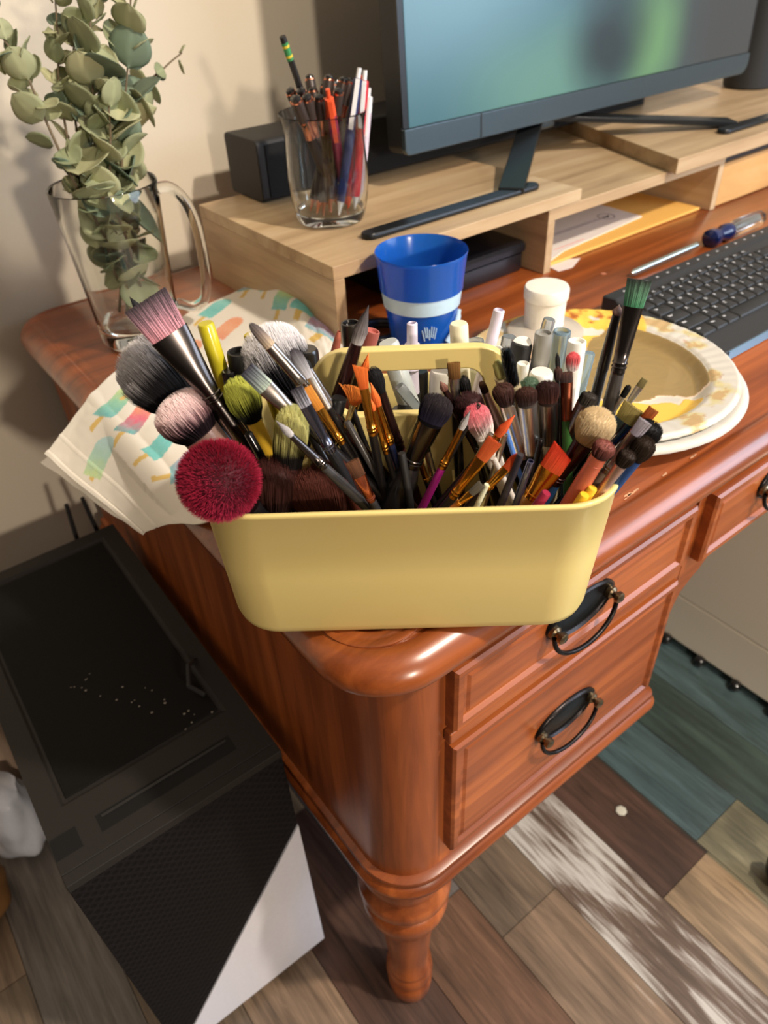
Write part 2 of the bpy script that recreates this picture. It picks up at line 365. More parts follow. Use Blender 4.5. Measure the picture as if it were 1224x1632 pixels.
# ================================================================== monitor
mt = thing('computer_monitor', 'large black computer monitor with blurry teal and green picture on its screen', 'monitor', (.95, .86, .861))
MX0, MX1, MY, MZ0, MZ1 = .657, 1.455, .82, .905, 1.36
tilt = Matrix.Rotation(math.radians(-3), 3, 'X')
def tl(p): q = tilt @ (Vector(p) - Vector((0, MY, MZ0))); return q + Vector((0, MY, MZ0))
def tm(m): m.v = [tuple(tl(p)) for p in m.v]; return m
GREYB = mat((78, 92, 100), 0.25, 0.6, name='dark_bezel', coat=.3)
def xz(x0, x1, z0, z1, r0, y, n=6):
    return [(p[0], y, p[1]) for p in rrect(x0, x1, z0, z1, r0, 0, n)]
m = M(); m.loft([xz(MX0 - .002, MX1 + .002, MZ0, MZ1, [.012, .022, .01, .01], MY + .032), xz(MX0, MX1, MZ0, MZ1, [.012, .022, .01, .01], MY + .004)])
obj('housing', tm(m), mat((26, 27, 29), .4, name='monitor_shell'), mt)
m = M(); 
m.loft([xz(MX0, MX1, MZ0 + .032, MZ1, .004, MY + .004), xz(MX0, MX1, MZ0 + .032, MZ1, .004, MY)])
obj('bezel', tm(m), mat((20, 21, 22), .35, name='black_bezel'), mt)
m = M(); m.loft([xz(MX0, MX1, MZ0, MZ0 + .0315, [.008, .02, .001, .001], MY + .006), xz(MX0, MX1, MZ0, MZ0 + .0315, [.008, .02, .001, .001], MY - .003)])
obj('chin', tm(m), GREYB, mt, bevel=.001)
obj('chin_notch', tm(M().box(MX0 + .135, MX0 + .137, MY - .0036, MY - .002, MZ0, MZ0 + .031)), BLKM, mt, smooth=False)
sm_, N, L, b = newmat('lit_screen')
tc = N.new('ShaderNodeTexCoord'); base = None
def blob(cx, cz, rx, rz, soft, dist=0.0):
    mp = N.new('ShaderNodeMapping'); mp.vector_type = 'TEXTURE'; mp.inputs['Location'].default_value = (cx - .95, 0, cz - .861); mp.inputs['Scale'].default_value = (rx, 10, rz)
    nn = N.new('ShaderNodeTexNoise'); nn.inputs['Scale'].default_value = 7; nn.inputs['Detail'].default_value = 2; L.new(tc.outputs['Object'], nn.inputs['Vector'])
    ad = N.new('ShaderNodeVectorMath'); ad.operation = 'SCALE'; ad.inputs['Scale'].default_value = .05
    L.new(nn.outputs['Color'], ad.inputs[0]); a2 = N.new('ShaderNodeVectorMath'); L.new(tc.outputs['Object'], a2.inputs[0]); L.new(ad.outputs[0], a2.inputs[1])
    L.new(a2.outputs[0], mp.inputs['Vector']); ln = N.new('ShaderNodeVectorMath'); ln.operation = 'LENGTH'; L.new(mp.outputs[0], ln.inputs[0])
    mr = N.new('ShaderNodeMapRange'); mr.interpolation_type = 'SMOOTHSTEP'; mr.inputs[1].default_value = 1 + soft; mr.inputs[2].default_value = 1 - soft
    L.new(ln.outputs['Value'], mr.inputs[0]); return mr.outputs[0]
def over(prev, fac, rgb):
    mx = N.new('ShaderNodeMix'); mx.data_type = 'RGBA'; L.new(fac, mx.inputs[0])
    if isinstance(prev, tuple): mx.inputs[6].default_value = (*lin(prev), 1)
    else: L.new(prev, mx.inputs[6])
    mx.inputs[7].default_value = (*lin(rgb), 1); return mx.outputs[2]
c = over((82, 132, 142), blob(.80, 1.18, .20, .16, .6), (104, 160, 172))
c = over(c, blob(.95, .975, .13, .065, .8), (122, 174, 158))
c = over(c, blob(1.52, 1.05, .34, .30, .55), (82, 84, 84))
c = over(c, blob(1.12, 1.12, .13, .05, .7), (70, 96, 96))
c = over(c, blob(1.190, 1.005, .06, .07, .8), (132, 182, 128))
c = over(c, blob(1.085, 1.015, .075, .055, .8), (48, 68, 74))
b.inputs['Base Color'].default_value = (.01, .01, .01, 1); b.inputs['Roughness'].default_value = .25
L.new(c, b.inputs['Emission Color']); b.inputs['Emission Strength'].default_value = .68
obj('screen', tm(M().box(MX0 + .010, MX1 - .006, MY - .0008, MY + .0004, MZ0 + .0325, MZ1 - .01)), sm_, mt, smooth=False)
hub = Vector((.955, .862, .902))
obj('stand_hub', M().box(.925, .985, .85, .885, .885, .96), GREYB, mt, bevel=.004)
def bar(a, b_, w_, h_, name, mm=BLKM):
    a, b_ = Vector(a), Vector(b_); d = (b_ - a).normalized(); s_ = d.cross(Vector((0, 0, 1))).normalized(); u = s_.cross(d)
    m = M(); R = []
    for p in (a, b_): R.append([p + s_ * (w_ / 2) + u * (h_ / 2), p - s_ * (w_ / 2) + u * (h_ / 2), p - s_ * (w_ / 2) - u * (h_ / 2), p + s_ * (w_ / 2) - u * (h_ / 2)])
    return obj(name, m.loft(R), mm, mt, bevel=.0015)
STEEL = mat((36, 38, 40), .3, .4, name='stand_metal')
m = rslab(.500, .790, .694, .716, .0105, [(.001, .8612), (0, .863), (0, .866), (.0015, .868)], 6); obj('stand_foot', m, STEEL, mt)
bar((.742, .705, .866), (.945, .862, .902), .034, .008, 'stand_arm', STEEL)
bar((1.24, .702, .872), (.965, .862, .902), .034, .008, 'stand_arm', STEEL)
m = rslab(1.18, 1.42, .672, .694, .0105, [(.001, .8662), (0, .868), (0, .871), (.0015, .873)], 6); obj('stand_foot', m, STEEL, mt)

# ================================================================== soundbar, cylinder speaker
t = thing('soundbar', 'matte black soundbar lying on the left riser behind the monitor', 'speaker', (.49, .91, .861))
m = M(); m.loft([[(x, p[0], p[1]) for p in rrect(.912, 1.0, .8615, .938, .008, 0, 6)] for x in (.488, .494, 1.29, 1.296)])
obj('body', m, mat((34, 32, 31), .6, name='soundbar_shell'), t, bevel=.002)
obj('grille', M().box(.50, 1.285, .9105, .9125, .868, .932), mat((16, 16, 17), .85, name='cloth_grille', bump=.5, scale=900), t, smooth=False)
t = thing('cylinder_speaker', 'dark grey cylinder speaker standing at the right edge beyond the monitor', 'speaker', (1.555, .865, .866))
obj('body', M().lathe([(0, .04), (.003, .046), (.02, .048), (.20, .049), (.215, .046), (.22, .03)], (1.555, .865, .866), n=40), mat((40, 42, 44), .6, name='speaker_fabric', bump=.4, scale=700), t)
obj('ring', M().lathe([(.165, .0485), (.167, .0497), (.170, .0497), (.172, .0485)], (1.555, .865, .866), n=40, caps=(False, False)), SILVER, t)

# ================================================================== on the floor
t = thing('computer_tower', 'black desktop computer tower with a slanted white front panel, on the floor beside the desk', 'computer', (.05, .42, 0))
A0 = math.radians(-1.5)
TX0, TX1, TY0, TY1, TZ = -.066, .158, .425, .90, .49
def tr(m, a=-.014, c=(.158, .425)):
    ca, sa = cos(a), sin(a)
    m.v = [(c[0] + (x - c[0]) * ca - (y - c[1]) * sa, c[1] + (x - c[0]) * sa + (y - c[1]) * ca, z) for x, y, z in m.v]; return m
SH = mat((38, 35, 33), .6, name='case_shell', bump=.05)
obj('body', tr(M().box(TX0, TX1, TY0 + .012, TY1, .018, .478)), SH, t, bevel=.003)
SH.node_tree.nodes['Principled BSDF'].inputs['Specular IOR Level'].default_value = .2
# top: rim frame round a recessed mesh filter
m = M()
def fr(x0, x1, y0, y1, z): return [(x0, y0, z), (x1, y0, z), (x1, y1, z), (x0, y1, z)]
m.loft([fr(TX0, TX1, TY0 + .012, TY1, .478), fr(TX0, TX1, TY0 + .012, TY1, .489), fr(TX0 + .022, TX1 - .022, TY0 + .080, TY1 - .02, .489), fr(TX0 + .025, TX1 - .025, TY0 + .083, TY1 - .023, .4865)])
obj('top_panel', tr(m), SH, t, smooth=False, bevel=.001)
fmt, N, L, b = newmat('filter_mesh')
tc = N.new('ShaderNodeTexCoord'); vo = N.new('ShaderNodeTexVoronoi'); vo.inputs['Scale'].default_value = 420; vo.inputs['Randomness'].default_value = 0
L.new(tc.outputs['Object'], vo.inputs['Vector']); cr = N.new('ShaderNodeValToRGB'); L.new(vo.outputs['Distance'], cr.inputs[0])
cr.color_ramp.elements[0].color = (.003, .003, .003, 1); cr.color_ramp.elements[1].color = (.006, .0055, .005, 1); cr.color_ramp.elements[1].position = .5
L.new(cr.outputs[0], b.inputs['Base Color']); b.inputs['Roughness'].default_value = .7; b.inputs['Specular IOR Level'].default_value = .12
obj('dust_filter', tr(M().box(TX0 + .028, TX1 - .028, TY0 + .088, TY1 - .028, .486, .4882)), fmt, t, bevel=.0008)
obj('top_slot', tr(M().box(TX0 + .045, TX1 - .035, TY0 + .030, TY0 + .050, .486, .4893)), mat((3, 3, 3), .9, name='deep_black'), t, smooth=False)
obj('slot_bar', tr(M().box(TX0 + .05, TX1 - .04, TY0 + .044, TY0 + .047, .489, .4902)), BLKM, t, smooth=False)
obj('port_recess', tr(M().box(TX0 + .001, TX0 + .026, TY0 + .028, TY0 + .052, .486, .4894)), mat((3, 3, 3), .9, name='deep_black2'), t, smooth=False)
# front: black hex mesh above the slanted white panel
hexm, N, L, b = newmat('hexagon_mesh')
tc = N.new('ShaderNodeTexCoord'); mp = N.new('ShaderNodeMapping'); mp.inputs['Rotation'].default_value = (pi / 2, 0, pi / 4); mp.inputs['Scale'].default_value = (1, 1, 1)
L.new(tc.outputs['Object'], mp.inputs['Vector'])
vo = N.new('ShaderNodeTexVoronoi'); vo.voronoi_dimensions = '2D'; vo.feature = 'F1'; vo.inputs['Scale'].default_value = 120; vo.inputs['Randomness'].default_value = 0.0
L.new(mp.outputs[0], vo.inputs['Vector']); cr = N.new('ShaderNodeValToRGB'); L.new(vo.outputs['Distance'], cr.inputs[0])
cr.color_ramp.elements[0].color = (.0015, .0015, .002, 1); cr.color_ramp.elements[0].position = .3; cr.color_ramp.elements[1].color = (.006, .005, .006, 1); cr.color_ramp.elements[1].position = .42
L.new(cr.outputs[0], b.inputs['Base Color']); b.inputs['Roughness'].default_value = .6; b.inputs['Specular IOR Level'].default_value = .2
bp = N.new('ShaderNodeBump'); bp.inputs['Strength'].default_value = .5; bp.inputs['Distance'].default_value = .002; L.new(vo.outputs['Distance'], bp.inputs['Height']); L.new(bp.outputs[0], b.inputs['Normal'])
def fpoly(pts, y0, y1):
    return M().loft([[(x, y, z) for x, z in pts] for y in (y0, y1)])
obj('front_mesh', tr(fpoly([(TX0, .02), (TX1, .34), (TX1, .478), (TX0, .478)], TY0, TY0 + .012)), hexm, t, smooth=False, bevel=.001)
obj('front_panel', tr(fpoly([(TX0, .02), (TX1, .02), (TX1, .338)], TY0 - .002, TY0 + .012)), mat((226, 226, 236), .25, coat=.3, name='white_plastic'), t, smooth=False, bevel=.001)
obj('top_lip', tr(M().box(TX0, TX1, TY0 - .001, TY0 + .012, .478, .489)), SH, t, smooth=False, bevel=.001)
for q in ((TX0 + .02, TY0 + .04), (TX1 - .04, TY0 + .04), (TX0 + .02, TY1 - .06), (TX1 - .04, TY1 - .06)):
    obj('foot', tr(M().box(q[0], q[0] + .02, q[1], q[1] + .03, 0, .02)), BLKM, t, smooth=False)
for q in ((.113, .006), (.146, -.004)):
    obj('antenna', M().tube([(q[0], .925, .43), (q[0] + q[1] * .3, .925, .47), (q[0] + q[1], .926, .532)], [.004, .0035, .003], 10), BLKM, t)
o = obj('black_cable', M().tube([(.165, .62, .38), (.150, .60, .48), (.130, .575, .505), (.118, .55, .502), (.128, .535, .494)], .003, 8), BLKM)
tag(o, 'thin black cable looping between the computer tower and the desk side', 'cable')
# dust on top of the case
m = M()
for k in range(26):
    a = random.random(); x = .015 + .10 * a + random.gauss(0, .008); y = .66 - .16 * a + random.gauss(0, .012); s = random.uniform(.0006, .0018)
    m.lathe([(0, s * .6), (s * .4, s), (s * .8, s * .4)], (x, y, .4885), n=6)
o = obj('dust_specks', tr(m), mat((120, 112, 102), .9, name='dust'), t); o['kind'] = 'stuff'

# chair mat, storage bench, chair leg
mm, N, L, b = newmat('clear_vinyl')
out = N['Material Output']; gl = N.new('ShaderNodeBsdfGlossy'); gl.inputs['Roughness'].default_value = .12
tp = N.new('ShaderNodeBsdfTransparent'); tp.inputs[0].default_value = (.90, .96, .97, 1)
lw = N.new('ShaderNodeLayerWeight'); lw.inputs[0].default_value = .5; pw = N.new('ShaderNodeMath'); pw.operation = 'POWER'; pw.inputs[1].default_value = 4; L.new(lw.outputs['Facing'], pw.inputs[0]); fz = N.new('ShaderNodeMath'); fz.operation = 'MULTIPLY_ADD'; fz.inputs[1].default_value = .5; fz.inputs[2].default_value = .035; L.new(pw.outputs[0], fz.inputs[0]); ms = N.new('ShaderNodeMixShader'); L.new(fz.outputs[0], ms.inputs[0]); L.new(tp.outputs[0], ms.inputs[1]); L.new(gl.outputs[0], ms.inputs[2])
L.new(ms.outputs[0], out.inputs[0])
o = obj('chair_mat', rslab(.694, 1.9, -1.3, .95, .02, [(.003, .0008), (0, .002), (0, .003), (.003, .0042)], 6), mm, origin=(.694, -1.3, 0))
tag(o, 'clear vinyl chair mat with bluish edge on the plank floor under the desk', 'mat')
CRM = mat((248, 238, 220), .8, name='cream_fabric', bump=.3, scale=500)
t = thing('storage_bench', 'cream storage bench with small black feet standing under the desk', 'bench', (1.01, .2, .004))
obj('body', M().box(1.012, 1.226, -.12, .62, .014, .125), CRM, t, bevel=.004)
obj('lid', M().box(1.010, 1.228, -.122, .622, .127, .45), CRM, t, bevel=.005)
for k in range(9):
    y = .532 - .075 * k
    obj('foot', M().lathe([(0, .010), (.006, .011), (.013, .009), (.016, .004)], (1.006, y, .0045), n=14), BLK, t)
t = thing('office_chair', 'black office chair leg with caster at the right edge of the floor', 'chair', (.76, .02, 0))
obj('leg', M().tube([(.735, .062, .062), (.78, .02, .085), (.95, -.14, .11)], [.014, .016, .022], 10), BLK, t)
obj('caster', M().lathe([(0, .02), (.004, .026), (.018, .026), (.022, .02)], (.722, .075, .031), (.7, -.5, 0), 24), BLK, t)
obj('caster_fork', M().box(.722, .744, .056, .078, .03, .066), BLKM, t, bevel=.003)
o = obj('crumb', M().lathe([(0, .006), (.002, .009), (.003, .004)], (*pz(990, 1293, 0.0)[:2], 0.0), n=7), mat((200, 196, 180), .8, name='paper_bit'))
tag(o, 'tiny pale scrap lying on the dark floor plank', 'scrap')
# things left of the tower
def bag(name, label, cat, c, sx, sy, h, m_, seed, lean=0, neck=.6):
    m = M(); R = []
    for i in range(15):
        t_ = i / 14; rr = (sin(min(1, t_ * 4 + .35) * pi / 2)) * (1 - (1 - neck) * t_ ** 2)
        ring = []
        for k in range(40):
            a = 2 * pi * k / 40; n_ = 1 + .16 * noise.noise(Vector((cos(a) * 2 + seed, sin(a) * 2, t_ * 4)))
            ring.append((c[0] + lean * t_ + sx * rr * n_ * cos(a), c[1] + sy * rr * n_ * sin(a), h * t_))
        R.append(ring)
    o = obj(name, m.loft(R), m_, origin=(c[0], c[1], 0), angle=80); return tag(o, label, cat)
bag('plastic_bag', 'white crumpled plastic bag left of the computer tower', 'bag', (-.135, .875), .045, .06, .13, mat((196, 198, 208), .4, name='white_film'), 1.0)
bag('paper_sack', 'brown paper sack at the far left edge of the floor', 'bag', (-.238, .800), .062, .062, .15, mat((122, 84, 44), .75, name='kraft_paper'), 5.0, neck=.85)
bag('folded_cloth', 'beige cloth bundle behind the white plastic bag', 'cloth', (-.135, .985), .050, .045, .22, mat((176, 150, 128), .8, name='beige_cloth'), 9.0)
o = obj('purple_box', M().box(-.19, -.10, .945, 1.03, .22, .28), mat((74, 58, 140), .5, name='purple_card'), origin=(-.15, .95, .22), smooth=False, bevel=.003)
tag(o, 'purple carton lying on the beige cloth bundle left of the tower', 'box')

# ================================================================== glass mug vase with eucalyptus
GL = glass('clear_glass', (250, 252, 250))
VX, VY = .266, .858
t = thing('glass_mug', 'large clear glass mug with handle used as a vase for eucalyptus', 'mug', (VX, VY, .76))
pr_o = [(.0003, .030), (.002, .043), (.008, .0475), (.02, .0485), (.05, .0495), (.10, .0525), (.15, .0560), (.180, .0585)]
pr_i = [(.1815, .0575), (.180, .0558), (.15, .0530), (.10, .0492), (.05, .0460), (.028, .0435), (.022, .035), (.0205, .004)]
obj('mug_body', M().lathe(pr_o + pr_i, (VX, VY, .76), n=64), GL, t)
hd = [(.052, .168), (.060, .172), (.072, .170), (.084, .155), (.090, .130), (.091, .10), (.089, .065), (.083, .042), (.073, .034), (.064, .034), (.049, .040)]
hx, hy = cos(math.radians(-28)), sin(math.radians(-28)); m = M(); P = [Vector((VX + d * hx, VY + d * hy, .76 + z)) for d, z in hd]
# smooth the handle path
Q = []
for i in range(len(P) - 1):
    p0, p1, p2, p3 = P[max(i - 1, 0)], P[i], P[i + 1], P[min(i + 2, len(P) - 1)]
    for k in range(4):
        s = k / 4; Q.append(.5 * ((2 * p1) + (p2 - p0) * s + (2 * p0 - 5 * p1 + 4 * p2 - p3) * s * s + (3 * p1 - p0 - 3 * p2 + p3) * s ** 3))
Q.append(P[-1]); side = Vector((-hy, hx, 0)); R = []
for i, p in enumerate(Q):
    tn = (Q[min(i + 1, len(Q) - 1)] - Q[max(i - 1, 0)]).normalized(); nn = tn.cross(side)
    R.append([p + side * (.0095 * cos(a)) + nn * (.0058 * sin(a)) for a in [2 * pi * k / 16 for k in range(16)]])
obj('mug_handle', m.loft(R), GL, t)
LEAF = attr_mat('eucalyptus_leaf', .62, bump=.15, scale=120)
STEM = mat((112, 96, 74), .7, name='woody_stem')
def branch(label, pts, size, nl, seed, grp='eucalyptus branches in the glass mug'):
    rnd = random.Random(seed); P = [Vector(p) for p in pts]
    Q = []
    for i in range(len(P) - 1):
        p0, p1, p2, p3 = P[max(i - 1, 0)], P[i], P[i + 1], P[min(i + 2, len(P) - 1)]
        for k in range(6):
            s = k / 6; Q.append(.5 * ((2 * p1) + (p2 - p0) * s + (2 * p0 - 5 * p1 + 4 * p2 - p3) * s * s + (3 * p1 - p0 - 3 * p2 + p3) * s ** 3))
    Q.append(P[-1])
    t = thing('eucalyptus_branch', label, 'branch', P[0], grp)
    obj('stem', M().tube(Q, [.0019 * (1 - .6 * i / len(Q)) for i in range(len(Q))], 7), STEM, t)
    m = M()
    for k in range(nl):
        f = .10 + .90 * (k // 2 + .5) / (nl / 2); f = min(f, .995); i = min(int(f * (len(Q) - 1)), len(Q) - 2); p = Q[i].lerp(Q[i + 1], f * (len(Q) - 1) - i)
        tn = (Q[i + 1] - Q[i]).normalized(); a = (k // 2) * 1.57 + (k % 2) * pi + rnd.uniform(-.5, .5)
        o1 = tn.orthogonal().normalized(); o2 = tn.cross(o1); out = (o1 * cos(a) + o2 * sin(a))
        d = (out * rnd.uniform(.45, .9) + tn * (rnd.uniform(.25, 1.1) if rnd.random() < .72 else rnd.uniform(-.9, -.2))).normalized(); s_ = size * rnd.uniform(.66, 1.15) * (1 - .45 * max(0, f - .6) / .4)
        sd = tn.cross(out + tn * .01).normalized(); sd = (sd - d * sd.dot(d)).normalized(); rt = rnd.uniform(-.5, .5); sd = (sd * cos(rt) + d.cross(sd) * sin(rt)).normalized(); nr = d.cross(sd).normalized()
        curl = rnd.uniform(-.25, .35); cup = rnd.uniform(.0, .3); base = p + d * .004
        g = rnd.random(); cA = mixc(lin((134, 142, 108)), lin((182, 180, 140)), g); 
        if rnd.random() < .25: cA = mixc(lin((100, 118, 98)), lin((120, 134, 112)), g)
        i0 = len(m.v); NU, NV = 9, 8
        for iu in range(NU):
            u = iu / (NU - 1); wdt = s_ * .54 * (max(0, sin(pi * min(1, u ** .85)))) ** .55 * (1.0 if u < .98 else .05)
            for iv in range(NV + 1):
                v = iv / NV * 2 - 1
                wv = .0012 * noise.noise(Vector((k, u * 4, v * 3 + seed)))
                q = base + d * (s_ * u) + sd * (wdt * v) + nr * (curl * s_ * u * u + cup * wdt * v * v + wv - .0006 * (1 - abs(v)) )
                m.v.append(tuple(q)); vein = 1.14 if iv == NV // 2 else 1
                m.c.append(tuple(x * vein * (1 - .12 * abs(v)) for x in cA))
        for iu in range(NU - 1):
            for iv in range(NV): a0 = i0 + iu * (NV + 1) + iv; m.f.append((a0, a0 + 1, a0 + NV + 2, a0 + NV + 1))
    o = obj('leaves', m, LEAF, t, angle=180)
    sol = o.modifiers.new('thick', 'SOLIDIFY'); sol.thickness = .0005
b0 = (VX, VY)
def e(x, y, Y): return tuple(py(x, y, Y))
branch('eucalyptus branch of large round leaves, tallest and densest, rising at the middle of the mug', [(VX + .01, VY, .80), (VX, VY - .01, .87), (VX - .005, VY - .01, .94), e(150, 190, .86), e(146, 80, .86), e(140, -40, .87)], .044, 44, 3)
branch('eucalyptus branch of pale round leaves leaning right above the mug', [(VX - .01, VY + .01, .79), (VX + .012, VY, .86), (VX + .02, VY - .005, .935), e(196, 200, .86), e(204, 100, .86), e(210, -50, .86)], .043, 44, 8)
branch('eucalyptus branch of small leaves leaning to the far left edge', [(VX + .02, VY, .79), (VX - .012, VY - .01, .88), (VX - .030, VY - .01, .945), e(72, 190, .87), e(38, 110, .88), e(4, 60, .89), e(-20, 20, .9)], .028, 30, 5)
branch('thin eucalyptus branch with a vertical row of small dark leaves, left of the middle', [(VX, VY - .01, .79), (VX - .02, VY, .88), (VX - .022, VY + .01, .95), e(96, 150, .89), e(92, 60, .89), e(86, -30, .89)], .024, 26, 12)
branch('eucalyptus sprig ending in a small leaf cluster and bare tip, reaching right', [(VX - .02, VY, .80), (VX + .02, VY + .01, .90), (VX + .035, VY, .945), e(228, 150, .89), e(262, 108, .89), e(290, 84, .89)], .026, 14, 21)
branch('short eucalyptus branch of broad pale leaves just above the mug rim', [(VX + .01, VY - .01, .79), (VX + .005, VY - .02, .88), (VX + .0, VY - .02, .93), e(176, 215, .84), e(172, 150, .84)], .041, 22, 31)
branch('eucalyptus branch with folded mid-green leaves behind the dense ones', [(VX - .01, VY - .01, .79), (VX - .01, VY + .015, .88), (VX - .012, VY + .01, .95), e(118, 170, .885), e(120, 60, .885), e(150, -20, .885)], .035, 26, 44)

# ================================================================== glass tumbler with pens
GX, GY, GZ = .515, .792, .861
t = thing('glass_tumbler', 'clear flared glass tumbler crammed with pens on the left riser', 'glass', (GX, GY, GZ))
pr_o = [(.0003, .030), (.003, .0405), (.010, .0435), (.03, .0475), (.055, .049), (.08, .0475), (.10, .0468), (.115, .0492), (.121, .051)]
pr_i = [(.122, .0505), (.1208, .0495), (.10, .0452), (.08, .0458), (.055, .0474), (.03, .0458), (.016, .042), (.0135, .034), (.0125, .004)]
obj('tumbler_body', M().lathe(pr_o + pr_i, (GX, GY, GZ), n=64), GL, t)
PB = mat((66, 56, 52), .38, .3, name='charcoal_barrel'); RG = mat((212, 140, 112), .22, 1.0, name='rose_gold')
def pen(label, tip, foot, parts, name='pen', cat='pen', grp='pens in the glass tumbler'):
    a, b_ = Vector(foot), Vector(tip); ax = (b_ - a).normalized(); Lh = (b_ - a).length
    t = thing(name, label, cat, a, grp)
    for nm, mt_, prof in parts:
        obj(nm, M().lathe([(d * Lh, r) for d, r in prof], a, ax, 16), mt_, t)
    return a, ax, Lh, t
tops = [(455, 122, 0), (460, 140, 0), (492, 116, 0), (478, 140, .2), (498, 138, .1), (470, 152, .3), (525, 118, 0), (537, 118, .1), (550, 118, .1), (518, 132, .3), (540, 140, .3), (561, 114, .2), (575, 103, .1), (508, 150, .4), (532, 128, .5), (488, 150, .5)]
nm_ = ['leftmost of the cluster', 'just right of the leftmost, copper end shining', 'standing tallest left of the gap in the middle', 'behind the black pencil', 'beside the tall middle one', 'low at the left front', 'in the middle of the back row', 'right of the middle in the back row', 'third from the right in the back row', 'behind the orange-clipped pen', 'right of the orange-clipped pen', 'next to the tall white-clipped pen', 'at the far right back', 'low in the front centre', 'deep in the middle', 'low behind the left front one']
for k, ((x, y, s), ds) in enumerate(zip(tops, nm_)):
    Y = GY - .030 + .066 * ((k * 7) % 5) / 4
    T = py(x, y, Y); T.x = min(max(T.x, GX - .062), GX + .062)
    th = math.atan2(T.y - GY, T.x - GX); F = Vector((GX - .020 * cos(th) + random.uniform(-.01, .01), GY - .016 * sin(th) + random.uniform(-.008, .008), GZ + .0145))
    d = (T - F).normalized(); T = F + d * max(.118, min(.150, (T - F).length))
    pen('charcoal and rose-gold stylus pen, ' + ds, T, F, [('tip', RG, [(0, .0008), (.07, .0022), (.10, .0036)]), ('barrel', PB, [(.10, .0050), (.2, .0062), (.62, .0062), (.66, .0055)]),
        ('rose_gold_collar', RG, [(.66, .0060), (.68, .0054), (.78, .0050), (.80, .0058)]), ('upper_barrel', PB, [(.80, .0056), (.94, .0062), (.955, .0058)]), ('copper_ring', RG, [(.955, .0060), (.967, .0060)]), ('stylus_end', BLK, [(.967, .0052), (.985, .0050), (1.0, .0022)])])
T = py(450, 58, GY - .01); F = Vector((GX + .018, GY + .005, GZ + .0145))
a, ax, Lh, t = pen('black pencil with green and yellow band, taller than the pens', T, F, [('body', BLK, [(0, .0006), (.05, .0035), (.88, .0036)]), ('ferrule', mat((70, 150, 92), .4, .3, name='green_band'), [(.88, .0038), (.97, .0038)]), ('eraser', BLKM, [(.97, .0035), (1.0, .0034)])], 'pencil', 'pencil', None)
for q in (.895, .945): obj('yellow_band', M().lathe([(q * Lh, .0040), ((q + .012) * Lh, .0040)], a, ax, 16), mat((216, 190, 60), .4, name='yellow_band'), t)
ORG = plas((226, 84, 44)); NAVY = plas((34, 44, 92)); WHT = plas((232, 232, 234)); MAR = plas((132, 36, 66)); REDP = plas((196, 40, 56))
def clipen(label, tp, ft, Y, Yf, body, cap, clip, name='pen'):
    T = py(*tp, Y); F = py(*ft, Yf); F.z = GZ + .0145
    a, ax, Lh, t = pen(label, T, F, [('tip', clip, [(0, .001), (.06, .0028), (.10, .0044)]), ('barrel', body, [(.10, .0050), (.2, .0054), (.80, .0054)]), ('cap', cap, [(.80, .0055), (.93, .0052), (.935, .0026)]), ('plunger', clip, [(.935, .0026), (1.0, .0026)])])
    wd = (CAM - T).normalized(); wd = (wd - ax * wd.dot(ax)).normalized(); sd = ax.cross(wd); p = a + wd * .0072
    m = M(); m.loft([[p + ax * (Lh * q) + sd * (.0026 * u) + wd * (.001 * v) for u, v in ((-1, -1), (1, -1), (1, 1), (-1, 1))] for q in (.60, .90)])
    obj('clip', m, clip, t, bevel=.0005)
    m = M(); m.loft([[a + ax * (Lh * .9) + sd * (.0026 * u) + wd * v for u, v in ((-1, .004), (1, .004), (1, .0082), (-1, .0082))] for _ in (0,)] + [[a + ax * (Lh * .93) + sd * (.0026 * u) + wd * v for u, v in ((-1, .004), (1, .004), (1, .0082), (-1, .0082))]])
    obj('clip_bridge', m, clip, t); return a, ax, Lh, wd, sd, t
clipen('maroon pen with bright orange clip and button, in the front of the tumbler', (522, 142), (553, 338), GY - .033, GY - .005, MAR, ORG, ORG)
a, ax, Lh, wd, sd, tt = clipen('navy blue pen with white clip and printed lettering, leaning right', (573, 108), (540, 345), GY - .030, GY - .030, NAVY, NAVY, WHT)
def text_mesh(s, size, o, ux, uy, mat_, parent, name='lettering', ext=.0001, bold=0):
    cu = bpy.data.curves.new('t', 'FONT'); cu.body = s; cu.size = size; cu.extrude = ext; cu.offset = bold
    to = bpy.data.objects.new('t', cu); C.objects.link(to); bpy.context.view_layer.update()
    me = bpy.data.meshes.new_from_object(to); C.objects.unlink(to); bpy.data.objects.remove(to)
    ux, uy = Vector(ux).normalized(), Vector(uy).normalized(); uz = ux.cross(uy)
    m = M(); m.v = [tuple(Vector(o) + ux * v.co.x + uy * v.co.y + uz * v.co.z) for v in me.vertices]; m.f = [tuple(p.vertices) for p in me.polygons]
    return obj(name, m, mat_, parent, smooth=False) if mat_ else m
clipen('red pen with white clip, right of the navy one', (582, 112), (566, 342), GY - .022, GY - .026, REDP, REDP, WHT)
clipen('crimson pen with orange tip, between the navy and red ones', (577, 120), (556, 344), GY - .012, GY - .018, plas((170, 34, 60)), ORG, ORG)
clipen('white pen at the right rim of the tumbler', (588, 140), (574, 340), GY - .010, GY - .010, plas((214, 200, 214)), WHT, WHT)

